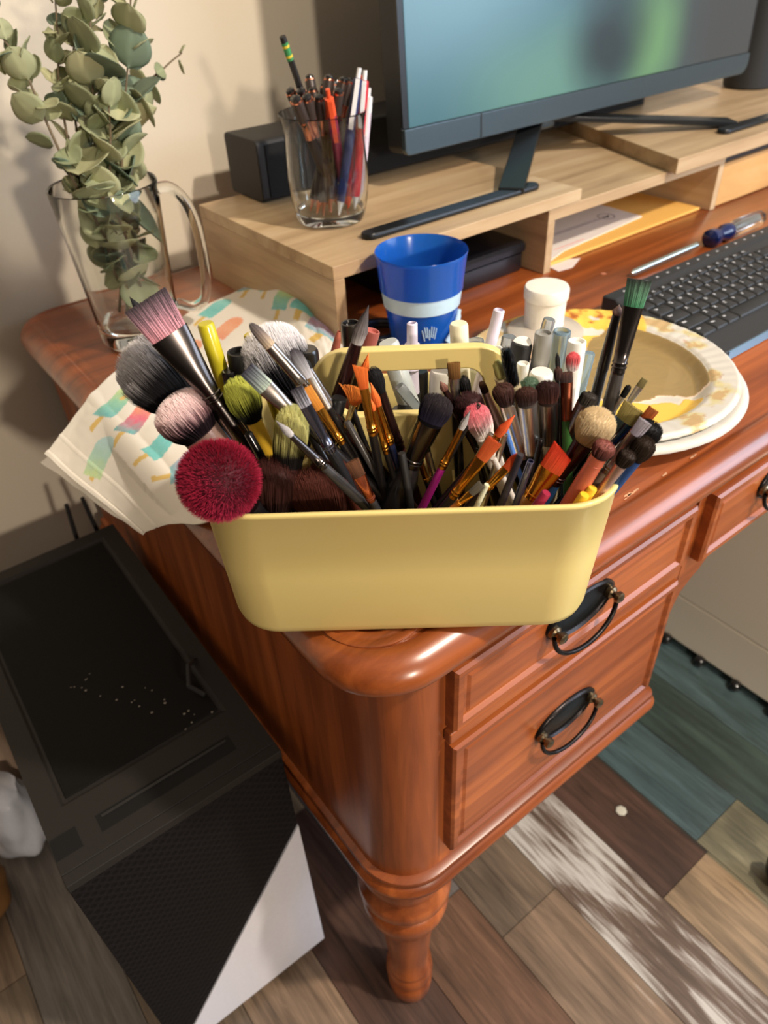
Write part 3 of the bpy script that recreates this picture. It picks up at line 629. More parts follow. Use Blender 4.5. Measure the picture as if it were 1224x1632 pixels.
# ================================================================== blue cup
cbx, cby = .500, .600
cm, N, L, b = newmat('blue_translucent_plastic')
b.inputs['Base Color'].default_value = (*lin((40, 120, 226)), 1); b.inputs['Roughness'].default_value = .18; b.inputs['Transmission Weight'].default_value = .6; b.inputs['IOR'].default_value = 1.35
t = thing('plastic_cup', 'translucent blue plastic cup with a pale stripe, behind the caddy', 'cup', (cbx, cby, .76))
obj('cup_body', M().lathe([(0.0003, .02), (.002, .0330), (.075, .0438), (.0755, .0455), (.085, .0462), (.112, .0492), (.115, .0500), (.1162, .0495), (.112, .0478), (.078, .0430), (.06, .0405), (.006, .0325), (.004, .004)], (cbx, cby, .76), n=64), cm, t)
obj('stripe', M().lathe([(.058, .0420), (.0582, .0426), (.0752, .0446), (.0754, .0438)], (cbx, cby, .76), n=64, caps=(False, False)), mat((186, 214, 232), .35, name='pale_blue_print'), t)
m = M()
for k in range(7):
    a = -2.2 + k * .045; r0 = .0405 
    for zz in (.030 + .004 * abs(sin(k * 1.1)),): m.tube([(cbx + r0 * cos(a + .02 * (k - 3)), cby + r0 * sin(a + .02 * (k - 3)), .76 + zz + .012), (cbx + r0 * cos(a), cby + r0 * sin(a), .76 + zz)], .0006, 5)
obj('printed_burst', m, mat((186, 214, 232), .35, name='pale_blue_print'), t)
m = M()
for k in range(2): m.tube([(cbx + .0415 * cos(a), cby + .0415 * sin(a), .76 + .018 + .006 * k + .026 * s) for s, a in [(i / 10, -1.55 + .7 * i / 10) for i in range(11)]], .0028, 8)
obj('printed_swoosh', m, mat((186, 214, 232), .35, name='pale_blue_print'), t)

# ================================================================== jars behind the caddy
jb = Vector((pz(869, 523, .793).x, pz(869, 523, .793).y, .7728))
t = thing('round_container', 'wide beige screw-lid container with clear rim, under the white jar', 'container', jb)
obj('container_body', M().lathe([(.0003, .035), (.002, .0395), (.011, .0405), (.012, .0395)], jb, n=56), mat((214, 186, 156), .35, coat=.3, name='beige_cream'), t)
obj('container_lid', M().lathe([(.012, .0405), (.0135, .0415), (.0185, .0415), (.0198, .040), (.0205, .02)], jb, n=56), mat((196, 184, 168), .3, coat=.3, name='frosted_lid'), t)
jt = jb + Vector((.008, .010, .0207))
t = thing('white_jar', 'small white cream jar with matching lid, standing on the beige container', 'jar', jt)
obj('jar_body', M().lathe([(0, .022), (.001, .0215), (.028, .0225), (.029, .0215)], jt, n=48), mat((236, 228, 212), .4, coat=.2, name='white_jar_plastic'), t)
obj('jar_lid', M().lathe([(.029, .0235), (.0305, .0242), (.040, .0242), (.0425, .023), (.0432, .019), (.0427, .004)], jt, n=48), mat((242, 236, 222), .4, coat=.2, name='white_lid_plastic'), t)

# ================================================================== paper plates with paint
def plate(name, label, cx, cy, z, R0, painted, tilt_=0):
    m = M(); NR, NA = (150, 360) if painted else (40, 200)
    G = [pz(*q, .772) for q in ((1048, 588), (1010, 560), (1085, 600), (1040, 625), (990, 600))]
    def px_c(x, y, zz=.773): p = pz(x, y, zz); return (p.x, p.y)
    ol = [(*px_c(1040, 590), .052), (*px_c(1090, 605), .030), (*px_c(985, 600), .050), (*px_c(1050, 552), .030), (*px_c(1000, 560), .045)]
    ye = [(*px_c(1075, 662), .026), (*px_c(1030, 668), .030), (*px_c(985, 660), .03), (*px_c(905, 570), .030), (*px_c(930, 535), .030), (*px_c(948, 520), .02), (*px_c(1100, 648), .012)]
    WH = lin((210, 205, 196)); OL = lin((154, 130, 84)); YE = lin((240, 196, 84)); OR = lin((176, 98, 40)); PK = lin((236, 214, 196)); SM = lin((206, 188, 96))
    def pool(L_, x, y): return max((r - math.hypot(x - a, y - b)) for a, b, r in L_)
    for i in range(NR + 1):
        rr = i / NR
        rad = R0 * rr
        # profile: flat well, fluted wall, rim
        f = rr
        if f < .70: h = .004
        elif f < .84: s = (f - .70) / .14; h = .004 + .014 * (s * s * (3 - 2 * s))
        elif f < .97: h = .018 + .003 * (f - .84) / .13
        else: h = .021 - .004 * ((f - .97) / .03) ** 2
        for k in range(NA):
            a = 2 * pi * k / NA
            fl = .00022 * sin(a * 60) * max(0, min(1, (f - .70) * 8)) if f > .7 else 0
            x, y = cx + rad * cos(a), cy + rad * sin(a); zz = z + h + fl + tilt_ * (rad * sin(a) / R0)
            n1 = noise.fractal(Vector((x * 40, y * 40, 3)), 1.0, 2.0, 4); n2 = noise.fractal(Vector((x * 90, y * 90, 9)), 1.0, 2.0, 3)
            c = tuple(v * (1 + .05 * n1) for v in WH)
            if painted and i:
                po = pool(ol, x, y) + .006 * n1; pe = pool(ye, x, y) + .007 * n1
                if f > .72:
                    s = noise.fractal(Vector((cos(a) * 3.2, sin(a) * 3.2, rr * 5)), 1.0, 2.0, 4)
                    if s > .02: c = mixc(c, SM, min(1, (s - .02) * 4) * .6)
                    if s > .34 or (n2 > .42 and s > .0): c = mixc(c, OR, .4)
                    q = px_c(915, 520, .782)
                    if math.hypot(x - q[0], y - q[1]) < .078 and s > -.7: c = mixc(YE, OR, min(1, max(0, n2 * 2.2)))
                if f < .80:
                    if pe > -.004 and f < .76: c = PK; 
                    if pe > 0: c = YE; zz += .0006
                    if po > -.0025 and pe <= 0: c = PK
                    if po > 0: c = tuple(v * (1 + .10 * noise.noise(Vector((x * 60, y * 60, math.hypot(x - ol[0][0], y - ol[0][1]) * 300)))) for v in OL); zz += .0009
            m.v.append((x, y, zz)); m.c.append(c)
    for i in range(NR):
        for k in range(NA):
            l = (k + 1) % NA; m.f.append((i * NA + k, i * NA + l, (i + 1) * NA + l, (i + 1) * NA + k))
    o = obj(name, m, attr_mat('paper_plate_' + ('painted' if painted else 'plain'), .38 if painted else .6, coat=.25 if painted else 0), origin=(cx, cy, z), angle=180)
    s = o.modifiers.new('thick', 'SOLIDIFY'); s.thickness = .0006; s.offset = -1
    return tag(o, label, 'plate')
plate('paper_plate', 'lower plain white paper plate, its rim showing under the painted one', .568, .402, .7608, .141, False)
plate('paper_plate', 'white paper plate smeared with olive-brown and yellow paint beside the keyboard', .572, .411, .7668, .139, True)

# ================================================================== keyboard
t = thing('keyboard', 'black computer keyboard with raised back strip, on the desk beyond the plates', 'keyboard', (.72, .355, .76))
kx0, kx1, ky0, ky1 = .716, 1.16, .352, .520
def kz(y): return .774 + (y - ky0) / (ky1 - ky0) * .012
m = M(); m.loft([[(x, ky0, .761), (x, ky0 - .0005, kz(ky0)), (x, ky1 - .024, kz(ky1 - .024)), (x, ky1 - .02, kz(ky1) + .002), (x, ky1, kz(ky1) + .001), (x, ky1, .761)] for x in (kx0, kx1)])
obj('case', m, mat((44, 46, 50), .45, name='keyboard_plastic'), t, bevel=.003, smooth=False)
obj('front_reflection', M().box(kx0 + .006, kx1 - .006, ky0 - .0012, ky0, .7625, kz(ky0) - .001), mat((104, 150, 182), .3, .4, name='reflected_blue', coat=.3), t, smooth=False)  # bluish window reflection on the front face, put into a strip's colour
KEY = mat((40, 41, 43), .5, name='key_plastic'); LEG = mat((196, 196, 200), .5, name='key_legend_print')
pit = .0190; rows = [(['Esc'] + ['F%d' % i for i in range(1, 13)], [1] * 13, .62), (list('`1234567890-=') + ['<-'], [1] * 13 + [2], 1), (['Tab'] + list('QWERTYUIOP[]\\'), [1.5] + [1] * 12 + [1.5], 1),
    (['Caps'] + list("ASDFGHJKL;'") + ['Enter'], [1.75] + [1] * 11 + [2.25], 1), (['Shift'] + list('ZXCVBNM,./') + ['Shift'], [2.25] + [1] * 10 + [2.75], 1), (['Ctrl', 'Win', 'Alt', '', 'Alt', 'Fn', 'Ctrl'], [1.4, 1.2, 1.2, 6.0, 1.2, 1.2, 2.8], 1)]
y = ky1 - .028; leg_m = M()
for labels, ws, hh in rows:
    x = kx0 + .009; y1 = y; y0 = y - pit * hh; y = y0
    for lb, wd_ in zip(labels, ws):
        xa, xb = x + .001, x + wd_ * pit - .001; x += wd_ * pit
        R = []
        for ins, dz in ((0, 0), (.0004, .0022), (.0012, .003)): R.append([(p[0], p[1], kz(p[1]) + dz) for p in rrect(xa + ins, xb - ins, y0 + .001 + ins, y1 - .001 - ins, .0018, 0, 3)])
        obj('key', M().loft(R), KEY, t, angle=50)
        if lb:
            q = text_mesh(lb, .0056 if len(lb) == 1 else .0036, (xa + .0032, y1 - .0078 if hh == 1 else y1 - .0075, kz(y1) + .0030), (1, 0, 0), (0, 1, .071), None, None, bold=.00022)
            i0 = len(leg_m.v); leg_m.v += q.v; leg_m.f += [tuple(i + i0 for i in f_) for f_ in q.f]
o = obj('key_legends', leg_m, LEG, t, smooth=False)
m = M()
for k in range(16): 
    p = (kx0 + .028 + k * .0215, ky1 - .011, kz(ky1) + .0012); m.lathe([(0, .0022), (.0004, .0022)], p, n=10)
obj('media_icons', m, LEG, t, smooth=False)

# ================================================================== screwdriver
a = pz(1006, 436, .766); b_ = pz(1213, 346, .775); ax = (b_ - a).normalized(); Ls = (b_ - a).length
t = thing('screwdriver', 'screwdriver with long steel shaft and clear handle with navy collar, beyond the keyboard', 'screwdriver', a)
obj('shaft', M().lathe([(0, .0022), (.006, .0044), (.14, .0044)], a, ax, 14), mat((196, 208, 206), .25, .9, name='shaft_steel'), t)
NV = mat((20, 34, 84), .25, coat=.5, name='navy_acetate')
s0 = .565 * Ls
obj('collar', M().lathe([(s0, .008), (s0 + .004, .0135), (s0 + .014, .0135), (s0 + .020, .009), (s0 + .028, .0085), (s0 + .036, .0125), (s0 + .048, .0125), (s0 + .052, .010)], a, ax, 28), NV, t)
m = M(); R = []; o1 = ax.orthogonal().normalized(); o2 = ax.cross(o1)
for d, rr in ((s0 + .050, .010), (s0 + .06, .0125), (Ls - .01, .0125), (Ls, .009)): R.append([a + ax * d + (o1 * cos(q) + o2 * sin(q)) * rr * (1 - .13 * max(0, cos(6 * q))) for q in [2 * pi * k / 48 for k in range(48)]])
obj('handle', m.loft(R), glass('clear_acetate', (240, 236, 232), .05, 1.4), t, angle=60)
obj('handle_rod', M().lathe([(s0 + .05, .003), (Ls - .012, .003)], a, ax, 12), mat((190, 200, 204), .3, .9, name='shaft_steel2'), t)

# ================================================================== papers and things under the risers
o = obj('manila_envelope', M().box(.796, 1.150, .672, .86, .7608, .7650), mat((236, 182, 92), .7, name='manila_paper', bump=.2), origin=(.8, .67, .761), smooth=False, bevel=.001)
o.rotation_euler = (0, 0, 0); tag(o, 'yellow manila envelope under the middle riser, beneath the white letter', 'envelope')
t = thing('white_letter', 'white letter with printed lines lying on the manila envelope', 'letter', (.93, .76, .7655))
m = M().loft([[(.799, .676, z), (.845, .690, z), (1.045, .706, z), (1.05, .85, z), (.799, .85, z)] for z in (.7654, .7668)])
obj('sheet', m, mat((232, 222, 212), .7, name='white_paper'), t, smooth=False)
m = M()
INK = mat((120, 112, 116), .7, name='grey_ink')
m.box(.84, 1.0, .742, .7435, .7668, .7671); m.box(.85, .985, .747, .748, .7668, .7671)
obj('printed_line', m, INK, t, smooth=False)
obj('postmark', M().lathe([(0, .014), (.0003, .014), (.0003, .0125), (0, .0125)], (1.005, .745, .7668), n=30, caps=(False, False)), INK, t)
obj('eagle_mark', M().loft([[(1.0, .742, z), (1.006, .739, z), (1.012, .747, z), (1.004, .744, z), (.998, .748, z)] for z in (.7668, .7672)]), mat((60, 56, 60), .7, name='black_ink'), t, smooth=False)
obj('red_line', M().box(.835, .90, .700, .7015, .7668, .7671), mat((226, 150, 140), .7, name='pink_ink'), t, smooth=False)
o = obj('paper_scrap', M().loft([[(.790, .652, z), (.815, .648, z), (.850, .664, z), (.838, .672, z), (.797, .690, z)] for z in (.7601, .7606)]), mat((232, 218, 210), .7, name='scrap_paper'), origin=(.8, .655, .7602), smooth=False)
tag(o, 'torn white paper scrap poking out from under the manila envelope', 'paper')
t = thing('black_case', 'flat black case with rounded lid stored under the left riser', 'case', (.62, .70, .76))
obj('case_base', rslab(.56, .762, .690, .90, .01, [(.002, .7605), (0, .763), (0, .785), (.003, .787)], 5), mat((24, 26, 32), .35, name='black_case_plastic', coat=.3), t)
obj('case_lid', rslab(.555, .765, .686, .905, .012, [(.003, .787), (0, .789), (0, .796), (.004, .800)], 5), mat((20, 22, 28), .3, name='black_case_lid', coat=.3), t)
o = obj('black_coil', M().tube([(.478 + .030 * cos(q), .655 + .026 * sin(q), .766 + .004 * (q / 6.3)) for q in [2 * pi * k / 32 for k in range(58)]], .0045, 10), mat((22, 24, 32), .35, coat=.4, name='black_cable'), origin=(.478, .655, .766))
tag(o, 'black coiled cable on the desk beside the blue cup', 'cable')
o = obj('paint_chip', M().lathe([(0, .004), (.0004, .003)], (*pz(962, 436, .7602)[:2], .7602), n=8), mat((190, 120, 90), .7, name='chip'))
tag(o, 'tiny pale speck on the dark desk top between riser and plate', 'speck')

# ================================================================== popsicle-print cloth
def catm(P, s):
    n = len(P) - 1; s = max(0, min(n - 1e-6, s * n)); i = int(s); f = s - i
    p0, p1, p2, p3 = P[max(i - 1, 0)], P[i], P[i + 1], P[min(i + 2, n)]
    return .5 * ((2 * p1) + (p2 - p0) * f + (2 * p0 - 5 * p1 + 4 * p2 - p3) * f * f + (3 * p1 - p0 - 3 * p2 + p3) * f ** 3)
def cl(x, y, z): return pz(x, y, z)
grid = [  # rows from the hanging edge (left) to the crumpled end at the riser; each row runs front -> back
    [cl(225, 850, .700), cl(172, 808, .705), cl(120, 768, .712), cl(72, 725, .722)],
    [cl(276, 836, .742), cl(215, 760, .738), cl(150, 700, .745), cl(118, 668, .748)],
    [cl(332, 832, .7645), cl(262, 720, .7645), cl(205, 660, .7645), cl(160, 615, .7635)],
    [cl(385, 800, .7645), cl(330, 660, .7645), cl(275, 600, .7645), cl(228, 560, .7645)],
    [cl(440, 740, .7645), cl(390, 610, .7645), cl(340, 540, .7645), cl(300, 500, .7645)],
    [cl(490, 640, .765), cl(455, 570, .767), cl(410, 500, .770), cl(372, 468, .768)],
    [cl(520, 610, .765), cl(500, 552, .775), cl(470, 478, .800), cl(432, 440, .788)],
    [cl(540, 590, .765), cl(530, 550, .775), cl(515, 500, .785), cl(468, 430, .800)],
    [cl(550, 580, .765), cl(548, 555, .768), cl(534, 525, .770), cl(496, 452, .786)]]
NU, NV = 260, 170
rows_ = []
for j in range(len(grid)): rows_.append([catm(grid[j], k / NV) for k in range(NV + 1)])
m = M(); Wc, Hc = .46, .20
pops = []
PAL = [((242, 150, 96), (230, 84, 120), (84, 176, 178)), ((120, 206, 200), (88, 192, 190), (96, 200, 196)), ((176, 214, 216), (166, 210, 190), (196, 222, 150)), ((236, 150, 104), (240, 166, 120), (236, 140, 100)), ((190, 218, 140), (130, 200, 170), (92, 188, 190)), ((170, 176, 210), (200, 150, 190), (120, 190, 200))]
spots = []
WHc = lin((236, 228, 214))
def clothcol(x, y):
    c = WHc
    for px_, py_, kd, th_ in spots:
        dx, dy = x - px_, y - py_
        if abs(dx) > .06 or abs(dy) > .06: continue
        u = dx * cos(th_) - dy * sin(th_); v = dx * sin(th_) + dy * cos(th_)
        # popsicle: rounded far end, stick on near end; long axis u
        L_, W_ = .0255, .0135
        inside = (abs(v) < W_ and -L_ < u < L_ - W_) or math.hypot(u - (L_ - W_), v) < W_
        if inside:
            k3 = PAL[kd]; tt_ = (u + L_) / (2 * L_) + .12 * noise.noise(Vector((x * 160, y * 160, kd)))
            c = ramp([(0, lin(k3[2])), (.45, lin(k3[1])), (.8, lin(k3[0]))], tt_)
            c = mixc(c, WHc, .12 + .10 * noise.noise(Vector((x * 300, y * 300, 5))))
        elif abs(v) < .0034 and -L_ - .024 < u <= -L_: c = lin((226, 190, 106))
    return c
PT = []
for i in range(NU + 1):
    for k in range(NV + 1):
        col_ = [rows_[j][k] for j in range(len(grid))]; p = catm(col_, i / NU)
        x, y = i / NU * Wc, k / NV * Hc
        amp = .0014 + .007 * max(0, min(1, (i / NU - .60) * 4))
        nz_ = noise.fractal(Vector((x * 22, y * 22, 1.3)), 1.0, 2.0, 3)
        hem = .0012 if (i < 6 or (18 < i < 20)) else 0
        p = p + Vector((0, 0, amp * nz_ + hem))
        if p.x > .146:
            zm = .7622 if p.x > .166 else .7622 - .016 * ((.166 - p.x) / .020) ** 2
            if p.z < zm: p.z = zm
        PT.append(p); m.v.append(tuple(p))
W1 = NV + 1
XS = [[0.0] * W1 for _ in range(NU + 1)]; YS = [[0.0] * W1 for _ in range(NU + 1)]
for i in range(NU + 1):
    for k in range(W1):
        if i: XS[i][k] = XS[i - 1][k] + (PT[i * W1 + k] - PT[(i - 1) * W1 + k]).length
        if k: YS[i][k] = YS[i][k - 1] + (PT[i * W1 + k] - PT[i * W1 + k - 1]).length
for i in range(NU + 1):      # straighten the print: measure from the cloth's middle line
    x0 = XS[i][NV // 2]; y0 = YS[i][NV // 2]
    for k in range(W1): XS[i][k] = .5 * XS[i][k] + .5 * x0; YS[i][k] -= y0
def cloth_xy(q):
    w_ = pz(*q, .7635); b_ = min(range(0, len(PT), 3), key=lambda n_: (PT[n_].x - w_.x) ** 2 + (PT[n_].y - w_.y) ** 2); i, k = divmod(b_, W1)
    return XS[i][k], YS[i][k]
for q, kd in (((188, 642), 4), ((222, 668), 0), ((263, 706), 1), ((300, 742), 5), ((345, 494), 1), ((366, 526), 3), ((412, 466), 0), ((440, 486), 4), ((300, 560), 3), ((492, 528), 1), ((455, 515), 4), ((520, 548), 5), ((150, 690), 2), ((240, 610), 5), ((465, 450), 3), ((395, 560), 2)):
    A_, B_ = cloth_xy(q), cloth_xy((q[0] - 22, q[1] + 15)); spots.append((A_[0], A_[1], kd, math.atan2(-(A_[1] - B_[1]), A_[0] - B_[0])))
for i in range(NU + 1):
    for k in range(W1): m.c.append(clothcol(XS[i][k], YS[i][k]) if 10 < i else WHc)
for i in range(NU):
    for k in range(NV):
        a0 = i * (NV + 1) + k; m.f.append((a0, a0 + 1, a0 + NV + 2, a0 + NV + 1))
t = thing('printed_cloth', 'white cloth napkin printed with watercolour popsicles, hanging over the desk edge under the caddy', 'napkin', (.16, .65, .76))
o = obj('cloth_sheet', m, attr_mat('cotton_print', .85, .2, bump=.1, scale=1500), t, angle=180)
s = o.modifiers.new('thick', 'SOLIDIFY'); s.thickness = .0012
# lower folded layer at the hanging edge
m = M(); g2 = [[cl(228, 850, .694), cl(170, 812, .692), cl(120, 774, .694), cl(64, 735, .698)], [cl(262, 818, .712), cl(196, 770, .714), cl(145, 728, .718), cl(104, 700, .722)], [cl(320, 780, .755), cl(262, 720, .757), cl(205, 665, .757), cl(165, 620, .757)]]
for i in range(31):
    for k in range(41):
        p = catm([catm(g2[j], k / 40) for j in range(3)], i / 30); p = p + Vector((0, 0, .002 * noise.noise(Vector((k * .2, i * .2, 4))) - .002)); m.v.append(tuple(p)); m.c.append(WHc)
for i in range(30):
    for k in range(40): a0 = i * 41 + k; m.f.append((a0, a0 + 1, a0 + 42, a0 + 41))
o = obj('cloth_fold', m, attr_mat('cotton_print', .85), t, angle=180)
s = o.modifiers.new('thick', 'SOLIDIFY'); s.thickness = .0012

# ================================================================== the caddy
CU = Vector((0.78726223, -0.61661834, 0)); CV = Vector((0.61661834, 0.78726223, 0)); CO = Vector((0.21329577, 0.27232356, 0.7603))
def cw(u, v, z): return CO + CU * u + CV * v + Vector((0, 0, z))
def cloc(p): q = Vector(p) - CO; return q.dot(CU), q.dot(CV), q.z
YEL = mat((230, 208, 134), .36, coat=.15, name='pale_yellow_plastic', var=.01)
cad = thing('utility_caddy', 'pale yellow plastic caddy with arched handle, crammed with brushes and markers at the desk corner', 'caddy', cw(0, .075, 0))
H = .118
def crr(ins, z, n=12):
    f = z / H; hl = .1265 + .0055 * f - ins; uc = .001 * f; v0 = -.010 * f + ins; v1 = .152 + .008 * f - ins; r = .036 + .003 * f - ins
    return [cw(p[0], p[1], z) for p in rrect(uc - hl, uc + hl, v0, v1, max(.004, r), 0, n)]
m = M()
m.loft([crr(.009, 0), crr(.004, .0012), crr(.0012, .004), crr(0, .010), crr(0, .06), crr(0, H - .004), crr(-.0008, H - .003), crr(-.0008, H - .0008), crr(0, H), crr(.0022, H), crr(.003, H - .001), crr(.003, .06), crr(.003, .012), crr(.006, .004), crr(.012, .0028)])
obj('tub', m, YEL, cad, angle=50)
# centre wall with the handle: outline minus opening, built as a bridged strip so the hole is real
def arch_poly(n=10):
    P = []
    for (c_u, c_z, a0, r) in ((-.034, .153, 180, .027), (.046, .153, 90, .027)):
        for k in range(n + 1):
            t = math.radians(a0 - 90 * k / n); P.append((c_u + r * cos(t), c_z + r * sin(t)))
    return P
top = arch_poly()
outer = [(-.1222, .004), (-.1255, .088), (-.090, .088), (-.069, .096), (-.0615, .12)] + top + [(.0735, .12), (.080, .096), (.10, .088), (.1275, .088), (.1225, .004)]
hole = []
for (c_u, c_z, a0, r) in ((-.033, .1405, 270, .008), (-.028, .153, 180, .012), (.040, .153, 90, .012), (.045, .1405, 0, .008)):
    for k in range(7):
        t = math.radians(a0 - 90 * k / 6); hole.append((c_u + r * cos(t), c_z + r * sin(t)))
import bmesh
bm = bmesh.new()
ov = [bm.verts.new((u, 0, z)) for u, z in outer]; hv = [bm.verts.new((u, 0, z)) for u, z in hole]
E_ = [bm.edges.new((a, b_)) for a, b_ in zip(ov, ov[1:] + ov[:1])] + [bm.edges.new((a, b_)) for a, b_ in zip(hv, hv[1:] + hv[:1])]
bmesh.ops.triangle_fill(bm, use_beauty=True, edges=E_)
g = bmesh.ops.extrude_face_region(bm, geom=list(bm.faces)); vs = [x for x in g['geom'] if isinstance(x, bmesh.types.BMVert)]
bmesh.ops.translate(bm, vec=(0, .0075, 0), verts=vs); bmesh.ops.recalc_face_normals(bm, faces=bm.faces)
m = M(); bm.verts.index_update(); m.v = [tuple(cw(v.co.x, .0745 + v.co.y, v.co.z)) for v in bm.verts]; m.f = [tuple(v.index for v in f.verts) for f in bm.faces]; bm.free()
obj('handle_wall', m, YEL, cad, bevel=.0014, seg=3)
m = M(); m.loft([[cw(u, v, z) for u, z in ((.0325, .004), (.0345, .004), (.0345, .086), (.0325, .086))] for v in (.0035, .0745)]); obj('cross_wall', m, YEL, cad, smooth=False)

# ================================================================== brushes
FZ = .0036
def floor_hit(x, y):
    r = ray(x, y); z = CO.z + FZ; return CAM + r * ((z - CAM.z) / r.z)
def vplane(x, y, v):
    r = ray(x, y); t = (v - (CAM - CO).dot(CV)) / r.dot(CV); return CAM + r * t
LOG = []
def solve_line(T, K, vT, vB, umax=.112, vr=(.010, .066)):
    T3 = vplane(*T, vT); dx, dy = K[0] - T[0], K[1] - T[1]; Lk = math.hypot(dx, dy); dx /= Lk; dy /= Lk
    best = None
    for i in range(0, 900, 3):
        x, y = K[0] + dx * i, K[1] + dy * i; E = floor_hit(x, y); u, v, _ = cloc(E)
        if not (.0 < v < .2) and i < 5: pass
        pen_ = max(0, abs(u) - umax) * 8 + max(0, vr[0] - v) * 8 + max(0, v - vr[1]) * 8 + abs(v - vB)
        if best is None or pen_ < best[0]: best = (pen_, E, u, v)
    _, E, u, v = best; u2 = min(max(u, -umax), umax); v2 = min(max(v, vr[0]), vr[1])
    return T3, cw(u2, v2, FZ), (u, v)
def at_px(A, B, p):
    """parameter on the line A->B whose image lies closest to pixel p"""
    lo, hi = 0.0, 1.0
    def f(s):
        q = pj(A.lerp(B, s)); return (q[0] - p[0]) ** 2 + (q[1] - p[1]) ** 2
    for _ in range(50):
        a, b_ = lo + (hi - lo) / 3, hi - (hi - lo) / 3
        if f(a) < f(b_): hi = b_
        else: lo = a
    return (lo + hi) / 2
def hair(T3, J3, ax, wide, thin, wJ, wT, flat, shape, cols, n, hw, parent, jit=.25, slant=0, splay=0, seed=1):
    rnd = random.Random(seed); m = M(); Lh = (T3 - J3).length
    stops = [(q, lin(c)) for q, c in cols]
    def half(t):
        if shape == 'ball': s = sin(pi * min(1, .13 + .60 * t)) if t < 1 else .7; return wJ / 2 + (wT / 2 - wJ / 2) * max(0, min(1, sin(pi / 2 * min(1, t * 1.5)))) 
        if shape == 'dome': return wJ / 2 + (wT / 2 - wJ / 2) * sin(pi / 2 * min(1, t * 1.35))
        if shape in ('point', 'angled_point'): return wJ / 2 * (1 + .35 * sin(pi * min(1, t * 1.4))) * (1 - t ** 2.2) + .0001
        if shape == 'fan': return wJ / 2 + (wT / 2 - wJ / 2) * t
        return wJ / 2 + (wT / 2 - wJ / 2) * t
    def length(sx, sy):
        r = min(1, math.hypot(sx, sy))
        if shape == 'ball': return Lh * (.50 + .50 * sqrt(1 - r * r * .999))
        if shape == 'dome': return Lh * (.62 + .38 * sqrt(max(0, 1 - r * r)))
        if shape == 'filbert': return Lh * (.55 + .45 * sqrt(max(0, 1 - sx * sx)))
        if shape == 'point': return Lh
        if shape == 'angle': return Lh * (1 - slant * (1 + sx) / 2 if slant > 0 else 1 + slant * (1 - sx) / 2)
        if shape == 'fan': return Lh * (.88 + .12 * sqrt(max(0, 1 - sx * sx)))
        return Lh
    def pos(sx, sy, t):
        L_ = length(sx, sy); h_ = half(t); fb = flat if shape != 'dome' and shape != 'ball' else flat + 0 * t
        thk = wJ / 2 * flat * (1 - .5 * t) if shape in ('flat', 'angle', 'fan', 'filbert') else h_ * flat
        if shape == 'ball':
            # swell: radius grows then the surface curls over
            rr = h_ * (1 + .0 * t); return J3 + ax * (L_ * t) + wide * (rr * sx) + thin * (rr * sy)
        return J3 + ax * (L_ * t) + wide * (h_ * sx) + thin * (thk * sy)
    # solid core
    rc = .88; rings = []; K = 24; cc = []; tm_ = .90 if shape in ('dome', 'ball') else .96
    for i in range(7):
        t = i / 6 * tm_; rings.append([pos(rc * cos(2 * pi * k / K), rc * sin(2 * pi * k / K), t) for k in range(K)]); cc += [tuple(v * .8 for v in ramp(stops, t * (.42 + .58 * length(rc * cos(2 * pi * k / K), rc * sin(2 * pi * k / K)) / Lh))) for k in range(K)]
    for q in (.75, .5, .25, .05):
        rings.append([pos(rc * q * cos(2 * pi * k / K), rc * q * sin(2 * pi * k / K), tm_) for k in range(K)]); cc += [tuple(v * .85 for v in ramp(stops, tm_ * (.42 + .58 * length(rc * q * cos(2 * pi * k / K), rc * q * sin(2 * pi * k / K)) / Lh))) for k in range(K)]
    m.loft(rings); m.c += cc
    nseg = 4
    for j in range(n):
        a = rnd.uniform(0, 2 * pi); r = sqrt(rnd.random()) if rnd.random() < (.65 if shape == 'dome' else .35) else sqrt(rnd.uniform(.78, 1))
        sx, sy = r * cos(a), r * sin(a); js = (1 + rnd.uniform(-jit, jit)) * (.3 if jit > .45 and rnd.random() < .3 else 1); ln = rnd.uniform(.965, 1.03)
        dx_, dy_ = rnd.gauss(0, .02 + splay), rnd.gauss(0, .02 + splay); h2 = hw * rnd.uniform(.7, 1.2)
        R = []; off_ = rnd.gauss(0, .06) if shape == 'dome' else 0
        for i in range(nseg):
            t = i / (nseg - 1); tt = t * ln; p = pos(sx * 1.0 + dx_ * t, sy * 1.0 + dy_ * t, min(1, tt)) + ax * (Lh * max(0, tt - 1))
            wv = h2 * (1 - .6 * t ** 3)
            R.append([p + wide * (wv * cos(q)) + thin * (wv * sin(q)) for q in (0, 2.094, 4.189)]); c = tuple(min(1, v * js) for v in ramp(stops, off_ + t * (.42 + .58 * length(sx, sy) / Lh) if shape == 'dome' else t)); m.c += [c] * 3
        m.loft(R, False, True)
    return obj('bristles', m, HAIR, parent, angle=80)
BR = {'S': SILVER, 'D': DSILV, 'G': GUN, 'P': PLUM, 'Au': GOLD, 'Cu': COPPER, 'R': BLUSH, 'K': BLK,
      'W': mat((228, 222, 214), .35, coat=.3, name='white_handle'), 'BL': mat((52, 86, 150), .3, .5, name='blue_metal'), 'TR': mat((200, 196, 186), .25, .5, name='clear_ferrule')}
